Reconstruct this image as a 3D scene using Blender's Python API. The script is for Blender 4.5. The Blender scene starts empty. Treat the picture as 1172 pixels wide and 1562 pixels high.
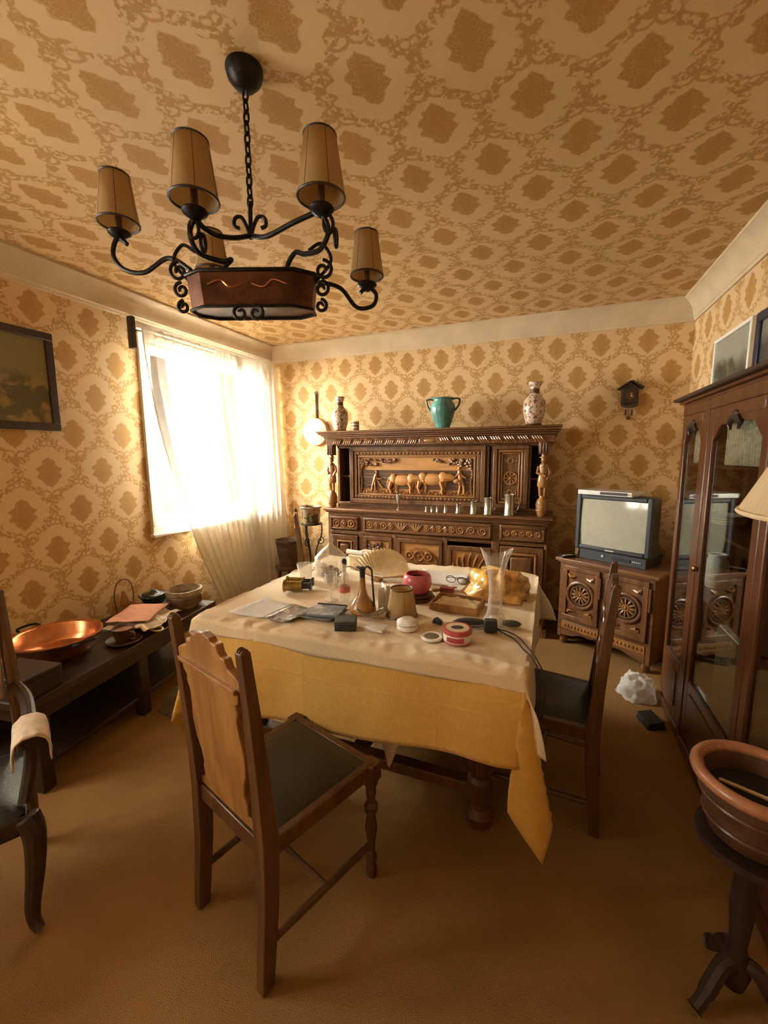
import bpy, bmesh, math, random
from mathutils import Vector, Matrix, noise
random.seed(7)
PI = math.pi
sc = bpy.context.scene
C = sc.collection

# ------------------------------------------------------------------ camera
YAW, PITCH, ROLL, FPX = math.radians(21.57), math.radians(7.75), math.radians(-0.33), 640.0
fw = Vector((-math.sin(YAW)*math.cos(PITCH), math.cos(YAW)*math.cos(PITCH), -math.sin(PITCH)))
rt0 = Vector((math.cos(YAW), math.sin(YAW), 0)); up0 = rt0.cross(fw)
rt = rt0*math.cos(ROLL) + up0*math.sin(ROLL); up = -rt0*math.sin(ROLL) + up0*math.cos(ROLL)
cam = bpy.data.cameras.new('camera'); cam_o = bpy.data.objects.new('camera', cam); C.objects.link(cam_o)
cam.sensor_fit = 'HORIZONTAL'; cam.sensor_width = 36.0; cam.lens = 36.0*FPX/1172.0; cam.clip_start = 0.02
cam_o.matrix_world = Matrix(((rt.x, up.x, -fw.x, 0), (rt.y, up.y, -fw.y, 0), (rt.z, up.z, -fw.z, 1.5), (0, 0, 0, 1)))
sc.camera = cam_o

# ------------------------------------------------------------------ world, daylight, exposure
w = bpy.data.worlds.new('sky'); sc.world = w; w.use_nodes = True
bg = w.node_tree.nodes['Background']; bg.inputs[0].default_value = (1.0, 0.93, 0.82, 1); bg.inputs[1].default_value = 0.33
def area(name, loc, rot, sx, sy, power, col, spread=180):
    l = bpy.data.lights.new(name, 'AREA'); l.shape = 'RECTANGLE'; l.size = sx; l.size_y = sy; l.energy = power; l.color = col
    l.spread = math.radians(spread)
    o = bpy.data.objects.new(name, l); C.objects.link(o); o.location = loc; o.rotation_euler = rot
    return o
# daylight outside the side window, and fill through the unseen, added near window
area('daylight_side_window', (-4.70, 2.50, 2.25), (0, math.radians(-78), math.radians(8)), 2.0, 2.0, 1200, (1.0, 0.93, 0.84), 140)
area('fill_near_window', (-3.30, -0.15, 1.85), (0, math.radians(-84), math.radians(14)), 1.7, 1.6, 66, (1.0, 0.91, 0.80))
sc.view_settings.view_transform = 'Standard'; sc.view_settings.look = 'None'
sc.view_settings.exposure = 1.35; sc.view_settings.gamma = 1.0; sc.view_settings.use_curve_mapping = False

# ------------------------------------------------------------------ materials
class Ex:
    """a float socket with arithmetic"""
    def __init__(s, nt, sock): s.nt = nt; s.s = sock
    def op(s, o, b=None, c=None):
        n = s.nt.nodes.new('ShaderNodeMath'); n.operation = o
        for i, v in enumerate((s, b, c)):
            if v is None: continue
            if isinstance(v, Ex): s.nt.links.new(v.s, n.inputs[i])
            else: n.inputs[i].default_value = v
        return Ex(s.nt, n.outputs[0])
    def __add__(s, b): return s.op('ADD', b)
    def __sub__(s, b): return s.op('SUBTRACT', b)
    def __mul__(s, b): return s.op('MULTIPLY', b)
    def __truediv__(s, b): return s.op('DIVIDE', b)
    def abs(s): return s.op('ABSOLUTE')
    def sin(s): return s.op('SINE')
    def cos(s): return s.op('COSINE')
    def sqrt(s): return s.op('SQRT')
    def neg(s): return s*-1.0
    def wrap(s, a, b): return s.op('WRAP', b, a)        # inputs: value, max, min
    def gt(s, b): return s.op('GREATER_THAN', b)
    def step(s, lo, hi):                                 # smooth 0..1
        n = s.nt.nodes.new('ShaderNodeMapRange'); n.interpolation_type = 'SMOOTHSTEP'
        s.nt.links.new(s.s, n.inputs[0]); n.inputs[1].default_value = lo; n.inputs[2].default_value = hi
        return Ex(s.nt, n.outputs[0])
    def mx(s, b): return s.op('MAXIMUM', b)
    def mn(s, b): return s.op('MINIMUM', b)
def mat_base(name):
    m = bpy.data.materials.new(name); m.use_nodes = True
    nt = m.node_tree; return m, nt, nt.nodes['Principled BSDF']
def c4(c): return (c[0], c[1], c[2], 1)
def tex(nt, kind, scale, coord=None, **kw):
    n = nt.nodes.new(kind); n.inputs['Scale'].default_value = scale
    for k, v in kw.items(): n.inputs[k].default_value = v
    if coord is not None: nt.links.new(coord, n.inputs['Vector'])
    return n
def objco(nt, sx=1, sy=1, sz=1):
    tc = nt.nodes.new('ShaderNodeTexCoord'); mp = nt.nodes.new('ShaderNodeMapping')
    mp.inputs['Scale'].default_value = (sx, sy, sz); nt.links.new(tc.outputs['Object'], mp.inputs[0]); return mp.outputs[0]
def mixc(nt, f, a, b):
    n = nt.nodes.new('ShaderNodeMix'); n.data_type = 'RGBA'
    for i, v in ((0, f), (6, a), (7, b)):
        if hasattr(v, 's'): v = v.s
        if isinstance(v, (tuple, list)): n.inputs[i].default_value = c4(v)
        elif isinstance(v, (int, float)): n.inputs[i].default_value = v
        else: nt.links.new(v, n.inputs[i])
    return n.outputs[2]
def bump(nt, b, h, strength, dist=0.01):
    n = nt.nodes.new('ShaderNodeBump'); n.inputs['Strength'].default_value = strength; n.inputs['Distance'].default_value = dist
    nt.links.new(h.s if hasattr(h, 's') else h, n.inputs['Height']); nt.links.new(n.outputs[0], b.inputs['Normal'])
def plain(name, col, rough=0.6, metal=0.0, var=0.12, scale=30, bmp=0.0, spec=0.5, **kw):
    m, nt, b = mat_base(name)
    t = tex(nt, 'ShaderNodeTexNoise', scale, objco(nt), Detail=4)
    dk = tuple(x*(1-var*1.6) for x in col); lt = tuple(min(1, x*(1+var)) for x in col)
    f = Ex(nt, t.outputs[0]).step(0.3, 0.7)
    nt.links.new(mixc(nt, f, dk, lt), b.inputs['Base Color'])
    b.inputs['Roughness'].default_value = rough; b.inputs['Metallic'].default_value = metal
    b.inputs['Specular IOR Level'].default_value = spec
    if bmp: bump(nt, b, t.outputs[0], bmp)
    for k, v in kw.items(): b.inputs[k].default_value = v
    return m
def wood(name, dark, light, rough=0.4, scale=1.0, axis='z', bmp=0.15):
    m, nt, b = mat_base(name)
    s = {'x': (2.2, 22, 22), 'y': (22, 2.2, 22), 'z': (22, 22, 2.2)}[axis]
    co = objco(nt, *[q*scale for q in s])
    t = tex(nt, 'ShaderNodeTexNoise', 1.0, co, Detail=6, Roughness=0.65, Distortion=0.6)
    t2 = tex(nt, 'ShaderNodeTexNoise', 2.3, objco(nt), Detail=3)
    f = Ex(nt, t.outputs[0]).step(0.32, 0.68)*0.75 + Ex(nt, t2.outputs[0]).step(0.3, 0.7)*0.25
    nt.links.new(mixc(nt, f, dark, light), b.inputs['Base Color'])
    b.inputs['Roughness'].default_value = rough
    bump(nt, b, t.outputs[0], bmp, 0.004)
    return m
def glassy(name, col=(0.95, 0.97, 0.95), clear=0.75, rough=0.03, frost=(0.9, 0.85, 0.78), body=0.0, refl=1.0):
    """thin see-through glass: part transparent, part glossy, a little body"""
    m, nt, b = mat_base(name); nt.nodes.remove(b); out = nt.nodes['Material Output']
    tr = nt.nodes.new('ShaderNodeBsdfTransparent'); tr.inputs[0].default_value = c4(col)
    gl = nt.nodes.new('ShaderNodeBsdfGlossy'); gl.inputs['Roughness'].default_value = rough; gl.inputs[0].default_value = (1, 1, 1, 1)
    df = nt.nodes.new('ShaderNodeBsdfDiffuse'); df.inputs[0].default_value = c4(frost)
    fr = nt.nodes.new('ShaderNodeLayerWeight')
    f = (Ex(nt, fr.outputs['Facing']).op('POWER', 5.0)*0.9 + 0.04 + (1-clear)*0.12).mn(1.0)*refl
    m1 = nt.nodes.new('ShaderNodeMixShader'); nt.links.new(f.s, m1.inputs[0]); nt.links.new(tr.outputs[0], m1.inputs[1]); nt.links.new(gl.outputs[0], m1.inputs[2])
    m2 = nt.nodes.new('ShaderNodeMixShader'); nt.links.new((Ex(nt, fr.outputs['Facing']).op('POWER', 2.5)*(body*2.5) + body*0.5).mn(1.0).s, m2.inputs[0])
    nt.links.new(m1.outputs[0], m2.inputs[1]); nt.links.new(df.outputs[0], m2.inputs[2])
    nt.links.new(m2.outputs[0], out.inputs[0]); return m
def damask(name, axes, W, H, u0, v0, ground, gold):
    """wallpaper: ogee lattice of leaves with a medallion in every cell; axes = which world axes run across and up"""
    m, nt, b = mat_base(name)
    tc = nt.nodes.new('ShaderNodeTexCoord'); sp = nt.nodes.new('ShaderNodeSeparateXYZ'); nt.links.new(tc.outputs['Object'], sp.inputs[0])
    dist = tex(nt, 'ShaderNodeTexNoise', 38, tc.outputs['Object'], Detail=2)
    wob = (Ex(nt, dist.outputs[0]) - 0.5)*0.022
    U = Ex(nt, sp.outputs[axes[0]]) - u0; V = Ex(nt, sp.outputs[axes[1]]) - v0
    u = (U + wob).wrap(-W/2, W/2).abs(); v = (V + wob).wrap(-H/2, H/2)
    s = ((v*(2*PI/H)).cos() + 1.0)*(W/4) - u
    inA = s.gt(0.0)
    ub = u*-1.0 + W/2
    sg = v.gt(0.0)*2.0 - 1.0
    vb = v - sg*(H/2)
    uu = (u - ub)*inA + ub
    vv = (v - vb)*inA + vb
    sa = s.abs()
    # medallion
    r = vv/(0.200*H)
    prof = (r*r*-1.0 + 1.0)*(0.225*W)*((vv*(2*PI/(0.105*H)) + 0.6).sin()*0.13 + 0.95) + (r*-0.026)
    med = (prof - uu).step(0.0, 0.012)
    lace = tex(nt, 'ShaderNodeTexVoronoi', 75, tc.outputs['Object']); lace.feature = 'DISTANCE_TO_EDGE'
    lc = Ex(nt, lace.outputs[0]).step(0.02, 0.10)
    med = med*(lc*0.35 + 0.65)
    core = (prof*0.45 - uu).step(0.0, 0.01)
    med = med.mx(core*0.9)
    # leaf band on the lattice
    lf = (vv*(2*PI/(0.125*H)) + uu*14.0).sin()*0.5 + 0.5
    band = (lf*0.026 + 0.020 - sa).step(0.0, 0.010)
    n2 = tex(nt, 'ShaderNodeTexNoise', 60, tc.outputs['Object'], Detail=2)
    band = band*Ex(nt, n2.outputs[0]).step(0.40, 0.54)*0.85
    # scrolls below and above the medallion
    def ring(cx, cy, rad, th):
        dx = uu - cx; dy = vv - cy
        d = ((dx*dx + dy*dy).sqrt() - rad).abs()
        return (d*-1.0 + th).step(0.0, 0.006)
    sc1 = ring(0.062*W*1.6, -0.325*H, 0.030, 0.0085).mx(ring(0.05*W, -0.385*H, 0.018, 0.0085)).mx(ring(0.045*W, 0.335*H, 0.016, 0.007))
    pat = med.mx(band).mx(sc1*0.8)
    big = tex(nt, 'ShaderNodeTexNoise', 0.9, tc.outputs['Object'], Detail=3)
    stain = Ex(nt, big.outputs[0]).step(0.25, 0.75)
    g2 = mixc(nt, stain, tuple(x*0.90 for x in ground), ground)
    col = mixc(nt, pat, g2, gold)
    fine = tex(nt, 'ShaderNodeTexNoise', 160, tc.outputs['Object'], Detail=2)
    nt.links.new(col, b.inputs['Base Color']); b.inputs['Roughness'].default_value = 0.62
    b.inputs['Specular IOR Level'].default_value = 0.25
    bump(nt, b, (pat*0.6 + Ex(nt, fine.outputs[0])*0.5), 0.12, 0.003)
    return m

M = {}
GROUND, GOLD = (0.71, 0.505, 0.275), (0.43, 0.24, 0.072)
M['paper_back'] = damask('wallpaper back', (0, 2), 0.335, 0.49, -2.336, 2.40, GROUND, GOLD)
M['paper_side'] = damask('wallpaper side', (1, 2), 0.335, 0.49, 2.178, 2.155, GROUND, GOLD)
M['paper_ceil'] = damask('wallpaper ceiling', (0, 1), 0.318, 0.515, -0.585, 1.38, GROUND, GOLD)
M['cornice'] = plain('cornice plaster', (0.62, 0.50, 0.34), 0.7, var=0.05, scale=6)
M['white_paint'] = plain('white paint', (0.80, 0.77, 0.70), 0.45, var=0.04, scale=8)
M['carpet'] = plain('ochre carpet', (0.27, 0.155, 0.052), 0.95, var=0.22, scale=5, spec=0.1)
def carpet():
    m, nt, b = mat_base('ochre carpet pile')
    a = tex(nt, 'ShaderNodeTexNoise', 2.2, objco(nt), Detail=5); f = tex(nt, 'ShaderNodeTexNoise', 320, objco(nt), Detail=3)
    k = Ex(nt, a.outputs[0]).step(0.3, 0.7)*0.55 + Ex(nt, f.outputs[0]).step(0.3, 0.7)*0.45
    nt.links.new(mixc(nt, k, (0.27, 0.145, 0.052), (0.42, 0.235, 0.088)), b.inputs['Base Color'])
    b.inputs['Roughness'].default_value = 1.0; b.inputs['Specular IOR Level'].default_value = 0.05
    bump(nt, b, f.outputs[0], 0.8, 0.01); return m
M['carpet'] = carpet()
M['oak'] = wood('golden oak', (0.22, 0.095, 0.026), (0.40, 0.195, 0.055), 0.38)
M['chair_dark'] = wood('brown chair wood', (0.058, 0.025, 0.011), (0.14, 0.062, 0.024), 0.33)
M['walnut'] = wood('carved walnut', (0.085, 0.034, 0.014), (0.225, 0.100, 0.038), 0.34)
M['walnut_x'] = wood('carved walnut rails', (0.085, 0.034, 0.014), (0.225, 0.100, 0.038), 0.34, axis='x')
M['walnut_lt'] = wood('pale carved walnut', (0.36, 0.16, 0.045), (0.54, 0.27, 0.085), 0.40, axis='x')
M['relief'] = wood('relief wood', (0.22, 0.095, 0.030), (0.38, 0.175, 0.056), 0.30)
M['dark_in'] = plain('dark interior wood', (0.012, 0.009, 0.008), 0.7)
M['cherry'] = wood('red cherry wood', (0.060, 0.020, 0.008), (0.125, 0.045, 0.017), 0.28)
M['ebony'] = wood('dark stained wood', (0.020, 0.011, 0.008), (0.045, 0.024, 0.015), 0.45, axis='y')
M['field'] = wood('carved field', (0.045, 0.018, 0.008), (0.10, 0.042, 0.017), 0.4, axis='x')
M['leather'] = plain('dark green black leather', (0.022, 0.021, 0.017), 0.38, var=0.2, scale=120, bmp=0.12)
M['iron'] = plain('wrought iron', (0.018, 0.014, 0.012), 0.42, metal=0.6, var=0.3, scale=60, bmp=0.1)
M['copper_dk'] = plain('dark hammered copper', (0.105, 0.042, 0.024), 0.42, metal=0.75, var=0.35, scale=14, bmp=0.15)
M['copper'] = plain('copper', (0.72, 0.30, 0.14), 0.28, metal=0.95, var=0.12, scale=14)
M['pan'] = plain('pink copper', (0.66, 0.38, 0.27), 0.5, metal=0.2, var=0.05, scale=8)
M['brass'] = plain('aged brass', (0.36, 0.26, 0.09), 0.25, metal=0.95, var=0.15, scale=20)
M['pewter'] = plain('pewter', (0.46, 0.43, 0.36), 0.30, metal=0.9, var=0.1, scale=25)
M['black'] = plain('black plastic', (0.018, 0.018, 0.021), 0.42, var=0.2)
M['tv_case'] = plain('charcoal television plastic', (0.032, 0.035, 0.042), 0.45, var=0.12, scale=80)
M['tv_screen'] = plain('grey picture tube', (0.36, 0.35, 0.28), 0.10, var=0.03, spec=0.9)
M['silver'] = plain('silver plastic', (0.55, 0.53, 0.50), 0.35, metal=0.4, var=0.05)
M['paper'] = plain('white paper', (0.80, 0.76, 0.70), 0.7, var=0.04)
M['cream'] = plain('cream card', (0.76, 0.62, 0.40), 0.6, var=0.06)
M['glass'] = glassy('clear glass', clear=0.8, body=0.03)
M['vase_glass'] = glassy('pale vase glass', col=(0.96, 0.95, 0.92), clear=0.7, body=0.26, frost=(0.85, 0.81, 0.74))
M['pane'] = glassy('window pane', clear=1.0, rough=0.0, refl=0.2)
M['cab_glass'] = glassy('cabinet glass', col=(0.82, 0.84, 0.80), clear=0.7, rough=0.02)
def translucent(name, col, tr=0.5, clear=0.0, rough=0.8, pat=None):
    m, nt, b = mat_base(name); nt.nodes.remove(b); out = nt.nodes['Material Output']
    d = nt.nodes.new('ShaderNodeBsdfDiffuse'); t = nt.nodes.new('ShaderNodeBsdfTranslucent'); x = nt.nodes.new('ShaderNodeBsdfTransparent')
    n = tex(nt, 'ShaderNodeTexNoise', 9, objco(nt), Detail=3)
    cc = mixc(nt, Ex(nt, n.outputs[0]).step(0.3, 0.7), tuple(q*0.92 for q in col), col)
    nt.links.new(cc, d.inputs[0]); nt.links.new(cc, t.inputs[0])
    a = nt.nodes.new('ShaderNodeMixShader'); a.inputs[0].default_value = tr; nt.links.new(d.outputs[0], a.inputs[1]); nt.links.new(t.outputs[0], a.inputs[2])
    e = nt.nodes.new('ShaderNodeMixShader'); e.inputs[0].default_value = clear; nt.links.new(a.outputs[0], e.inputs[1]); nt.links.new(x.outputs[0], e.inputs[2])
    nt.links.new(e.outputs[0], out.inputs[0]); return m
M['sheer'] = translucent('sheer curtain', (0.90, 0.87, 0.82), 0.0125, 0.17)
M['shade'] = translucent('parchment lamp shade', (0.66, 0.47, 0.24), 0.45)
M['pleat_shade'] = translucent('cream pleated shade', (0.88, 0.72, 0.50), 0.35)
M['plastic_bag'] = translucent('thin white plastic', (0.85, 0.83, 0.80), 0.4, 0.25)
M['grey_bag'] = translucent('thin grey plastic', (0.36, 0.33, 0.28), 0.4, 0.45)
M['amber'] = plain('amber plastic', (0.72, 0.41, 0.10), 0.18, var=0.25, scale=25, spec=0.8)
def cloth(name, a, bcol, scale=22, relief=0.35, swirl=True, creases=False):
    m, nt, b = mat_base(name)
    co = objco(nt)
    v = tex(nt, 'ShaderNodeTexNoise', scale, co, Detail=1, Distortion=2.6 if swirl else 0.2)
    ln = (Ex(nt, v.outputs[0])*34.0).sin().step(0.2, 0.9)
    we = tex(nt, 'ShaderNodeTexNoise', 350, co, Detail=2)
    k = ln*0.6 + Ex(nt, we.outputs[0]).step(0.3, 0.7)*0.4
    nt.links.new(mixc(nt, k, a, bcol), b.inputs['Base Color'])
    b.inputs['Roughness'].default_value = 0.7; b.inputs['Specular IOR Level'].default_value = 0.25
    b.inputs['Sheen Weight'].default_value = 0.15
    if creases:                                            # ironed-in fold lines
        tc = nt.nodes.new('ShaderNodeTexCoord'); sp = nt.nodes.new('ShaderNodeSeparateXYZ'); nt.links.new(tc.outputs['Object'], sp.inputs[0])
        X_, Z_ = Ex(nt, sp.outputs[0]), Ex(nt, sp.outputs[2])
        h = ((X_ + 0.345).abs()*-1.0).step(-0.010, 0.0).mx(((X_ + 0.90).abs()*-1.0).step(-0.010, 0.0)).mx(((Z_ - 0.615).abs()*-1.0).step(-0.008, 0.0))
        bump(nt, b, h*1.0 + Ex(nt, we.outputs[0])*0.3, 0.16, 0.004); return m
    bump(nt, b, we.outputs[0], relief*0.4, 0.003); return m
M['yellow_cloth'] = cloth('yellow damask cloth', (0.64, 0.375, 0.085), (0.70, 0.435, 0.115), 7, creases=True)
M['beige_cloth'] = cloth('beige cotton cloth', (0.68, 0.52, 0.33), (0.75, 0.60, 0.40), 60, 0.4, False)
M['pale_cloth'] = plain('pale linen', (0.62, 0.50, 0.38), 0.8, var=0.08)
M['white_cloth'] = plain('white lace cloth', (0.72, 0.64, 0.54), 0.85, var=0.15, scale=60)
M['pink_cloth'] = plain('salmon pink cloth', (0.78, 0.40, 0.28), 0.8, var=0.06)
M['turquoise'] = plain('turquoise glaze', (0.10, 0.27, 0.23), 0.22, var=0.3, scale=9)
M['pink_glaze'] = plain('pink glaze', (0.55, 0.12, 0.13), 0.3, var=0.08)
M['terracotta'] = plain('brown earthenware', (0.095, 0.042, 0.022), 0.5, var=0.25, scale=12)
M['bark'] = wood('bark brown', (0.055, 0.030, 0.018), (0.19, 0.12, 0.07), 0.8, axis='x')
def spotted(name, base, spot, scale=28, lo=0.55):
    m, nt, b = mat_base(name)
    v = tex(nt, 'ShaderNodeTexNoise', scale, objco(nt), Detail=2, Distortion=0.8)
    nt.links.new(mixc(nt, Ex(nt, v.outputs[0]).step(lo, lo+0.1), base, spot), b.inputs['Base Color'])
    b.inputs['Roughness'].default_value = 0.3; return m
M['floral'] = spotted('flowered porcelain', (0.58, 0.45, 0.34), (0.20, 0.08, 0.06), 42, 0.50)
M['floral_pot'] = spotted('flowered pot', (0.40, 0.30, 0.19), (0.08, 0.07, 0.03), 22, 0.46)
M['striped'] = plain('striped jar', (0.40, 0.22, 0.10), 0.4, var=0.2)
# ------------------------------------------------------------------ mesh helpers
def TR(x, y, z): return Matrix.Translation((x, y, z))
def RX(a): return Matrix.Rotation(math.radians(a), 4, 'X')
def RY(a): return Matrix.Rotation(math.radians(a), 4, 'Y')
def RZ(a): return Matrix.Rotation(math.radians(a), 4, 'Z')
def SC(x, y, z): return Matrix.Diagonal((x, y, z, 1))
class MB:
    def __init__(s): s.v = []; s.f = []
    def add(s, vs, fs, m=None):
        o = len(s.v)
        s.v += [tuple(m @ Vector(p)) if m else tuple(p) for p in vs]; s.f += [tuple(i+o for i in f) for f in fs]; return s
    def box(s, x0, x1, y0, y1, z0, z1, m=None):
        vs = [(x, y, z) for z in (z0, z1) for y in (y0, y1) for x in (x0, x1)]
        return s.add(vs, [(0, 2, 3, 1), (4, 5, 7, 6), (0, 1, 5, 4), (2, 6, 7, 3), (0, 4, 6, 2), (1, 3, 7, 5)], m)
    def cbox(s, cx, cy, cz, sx, sy, sz, m=None): return s.box(cx-sx/2, cx+sx/2, cy-sy/2, cy+sy/2, cz-sz/2, cz+sz/2, m)
    def lathe(s, prof, seg=24, m=None, caps=True, flute=0, depth=0.0):
        vs = []; fs = []; n = len(prof)
        for r, z in prof:
            for k in range(seg):
                a = 2*PI*k/seg; q = r*(1+depth*math.cos(flute*a)) if flute else r
                vs.append((q*math.cos(a), q*math.sin(a), z))
        for i in range(n-1):
            for k in range(seg):
                k2 = (k+1) % seg; fs.append((i*seg+k, i*seg+k2, (i+1)*seg+k2, (i+1)*seg+k))
        if caps:
            fs.append(tuple(reversed(range(seg)))); fs.append(tuple((n-1)*seg+k for k in range(seg)))
        return s.add(vs, fs, m)
    def prism(s, poly, y0, y1, m=None):                 # polygon in XZ pushed along Y
        n = len(poly); vs = [(x, y0, z) for x, z in poly] + [(x, y1, z) for x, z in poly]
        fs = [tuple(range(n)), tuple(reversed(range(n, 2*n)))] + [(i, i+n, (i+1) % n+n, (i+1) % n) for i in range(n)]
        return s.add(vs, fs, m)
    def flat(s, poly, z0, z1, m=None):                  # polygon in XY pushed along Z
        n = len(poly); vs = [(x, y, z0) for x, y in poly] + [(x, y, z1) for x, y in poly]
        fs = [tuple(reversed(range(n))), tuple(range(n, 2*n))] + [(i, (i+1) % n, (i+1) % n+n, i+n) for i in range(n)]
        return s.add(vs, fs, m)
    def tube(s, pts, r, seg=8, m=None, closed=False, flat=1.0):
        P = [Vector(p) for p in pts]; n = len(P); R = r if isinstance(r, (list, tuple)) else [r]*n
        vs = []; fs = []; prev = None
        for i in range(n):
            a = P[(i-1) % n] if (closed or i > 0) else P[i]; b = P[(i+1) % n] if (closed or i < n-1) else P[i]
            t = (b-a).normalized()
            if prev is None:
                nn = t.orthogonal().normalized()
            else:
                nn = (prev - t*prev.dot(t)); nn = nn.normalized() if nn.length > 1e-6 else t.orthogonal().normalized()
            prev = nn; bb = t.cross(nn)
            for k in range(seg):
                q = 2*PI*k/seg; vs.append(tuple(P[i] + (nn*math.cos(q) + bb*math.sin(q)*flat)*R[i]))
        for i in range(n if closed else n-1):
            j = (i+1) % n
            for k in range(seg):
                k2 = (k+1) % seg; fs.append((i*seg+k, i*seg+k2, j*seg+k2, j*seg+k))
        if not closed: fs.append(tuple(reversed(range(seg)))); fs.append(tuple((n-1)*seg+k for k in range(seg)))
        return s.add(vs, fs, m)
    def ball(s, cx, cy, cz, rx, ry, rz, m=None, u=12, v=8):
        vs = [(cx, cy, cz-rz)]; fs = []
        for i in range(1, v):
            a = -PI/2 + PI*i/v
            for k in range(u):
                b = 2*PI*k/u; vs.append((cx+rx*math.cos(a)*math.cos(b), cy+ry*math.cos(a)*math.sin(b), cz+rz*math.sin(a)))
        vs.append((cx, cy, cz+rz)); L = len(vs)-1
        for k in range(u):
            k2 = (k+1) % u; fs.append((0, 1+k2, 1+k)); fs.append((L, 1+(v-2)*u+k, 1+(v-2)*u+k2))
            for i in range(v-2): fs.append((1+i*u+k, 1+i*u+k2, 1+(i+1)*u+k2, 1+(i+1)*u+k))
        return s.add(vs, fs, m)
    def torus(s, cx, cy, cz, R, r, axis='z', m=None, u=24, v=8, sx=1, sy=1):
        pts = []
        for k in range(u):
            a = 2*PI*k/u; p = (R*math.cos(a)*sx, R*math.sin(a)*sy)
            pts.append({'z': (cx+p[0], cy+p[1], cz), 'y': (cx+p[0], cy, cz+p[1]), 'x': (cx, cy+p[0], cz+p[1])}[axis])
        return s.tube(pts, r, v, m, True)
    def grid(s, fn, nu, nv, m=None, closed_u=False):
        vs = [fn(i/(nu if closed_u else nu-1), j/(nv-1)) for j in range(nv) for i in range(nu)]; fs = []
        for j in range(nv-1):
            for i in range(nu if closed_u else nu-1):
                i2 = (i+1) % nu; fs.append((j*nu+i, j*nu+i2, (j+1)*nu+i2, (j+1)*nu+i))
        return s.add(vs, fs, m)
    def build(s, name, mat, parent=None, smooth=35, bevel=0.0, solid=0.0, subsurf=0, loc=None):
        me = bpy.data.meshes.new(name); me.from_pydata(s.v, [], s.f); me.update()
        bm = bmesh.new(); bm.from_mesh(me); bmesh.ops.recalc_face_normals(bm, faces=bm.faces); bm.to_mesh(me); bm.free()
        if smooth: me.shade_smooth(); me.set_sharp_from_angle(angle=math.radians(smooth))
        o = bpy.data.objects.new(name, me); C.objects.link(o)
        me.materials.append(M[mat] if isinstance(mat, str) else mat)
        if parent is not None: o.parent = parent
        if loc: o.location = loc
        if solid:
            q = o.modifiers.new('thick', 'SOLIDIFY'); q.thickness = solid; q.offset = 0
        if bevel:
            q = o.modifiers.new('bevel', 'BEVEL'); q.width = bevel; q.segments = 2; q.limit_method = 'ANGLE'; q.angle_limit = math.radians(40)
        if subsurf:
            q = o.modifiers.new('sub', 'SUBSURF'); q.levels = subsurf; q.render_levels = subsurf
        return o
def tag(o, label, cat, group=None):
    o['label'] = label; o['category'] = cat
    if group: o['group'] = group
    return o
def thing(name, label, cat, loc=(0, 0, 0), rz=0.0, group=None):
    o = bpy.data.objects.new(name, None); C.objects.link(o); o.location = loc; o.rotation_euler = (0, 0, math.radians(rz))
    o.empty_display_size = 0.05
    return tag(o, label, cat, group)
def struct(o): o['kind'] = 'structure'; return o
def share(src, name, parent, loc=(0, 0, 0), rot=(0, 0, 0), scale=(1, 1, 1)):
    o = src.copy(); o.name = name; C.objects.link(o); o.parent = parent; o.location = loc; o.rotation_euler = rot; o.scale = scale; return o
def smooth_pts(P, n=8, closed=False):
    P = [Vector(p) for p in P]; out = []; L = len(P)
    for i in range(L if closed else L-1):
        g = lambda k: P[k % L] if closed else P[max(0, min(L-1, k))]
        a, b, c, d = g(i-1), g(i), g(i+1), g(i+2)
        for k in range(n):
            t = k/n; out.append(0.5*((2*b)+(c-a)*t+(2*a-5*b+4*c-d)*t*t+(3*b-a-3*c+d)*t**3))
    if not closed: out.append(P[-1])
    return out
def spiral(c, r0, r1, a0, a1, n=18, ax=(1, 0, 0), ay=(0, 0, 1)):
    ax, ay, c = Vector(ax), Vector(ay), Vector(c); o = []
    for k in range(n+1):
        t = k/n; r = r0+(r1-r0)*t; a = math.radians(a0+(a1-a0)*t); o.append(c+ax*(r*math.cos(a))+ay*(r*math.sin(a)))
    return o

# ------------------------------------------------------------------ the room
XL, XR, YB, YF, ZC = -2.90, 0.98, 4.00, -1.60, 2.66
wall_back = struct(MB().box(XL-.2, XR+.2, YB, YB+.2, 0, ZC).build('wall_back', 'paper_back', smooth=0))
def left_wall():
    m = MB(); H = ((-.80, .50), (2.40, 3.78))
    for y0, y1, z0, z1 in ((YF-.2, H[0][0], 0, ZC), (H[0][1], H[1][0], 0, ZC), (H[1][1], YB, 0, ZC), (*H[0], 0, .95), (*H[0], 2.36, ZC), (*H[1], 0, .95), (*H[1], 2.36, ZC)): m.box(XL-.2, XL, y0, y1, z0, z1)
    return struct(m.build('wall_left', 'paper_side', smooth=0))
wall_left = left_wall()
wall_right = struct(MB().box(XR, XR+.2, YF-.2, YB, 0, ZC).build('wall_right', 'paper_side', smooth=0))
wall_rear = struct(MB().box(XL, XR, YF-.2, YF, 0, ZC).build('wall_rear', 'paper_back', smooth=0))
ceiling = struct(MB().box(XL-.2, XR+.2, YF-.2, YB+.2, ZC, ZC+.15).build('ceiling', 'paper_ceil', smooth=0))
floor = struct(MB().box(XL-.2, XR+.2, YF-.2, YB+.2, -.15, 0).build('floor', 'carpet', smooth=0))
def cornice(name, L, m):
    prof = [(0, 0), (.012, 0), (.016, .018), (.022, .024), (.028, .06), (.045, .10), (.075, .135), (.10, .150), (.10, .165), (0, .165)]
    b = MB(); n = len(prof)
    vs = [(0, d, z) for d, z in prof] + [(L, d, z) for d, z in prof]
    fs = [tuple(range(n)), tuple(range(n, 2*n))] + [(i, (i+1) % n, (i+1) % n+n, i+n) for i in range(n)]
    b.add(vs, fs, m); return struct(b.build(name, 'cornice', smooth=30))
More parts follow.
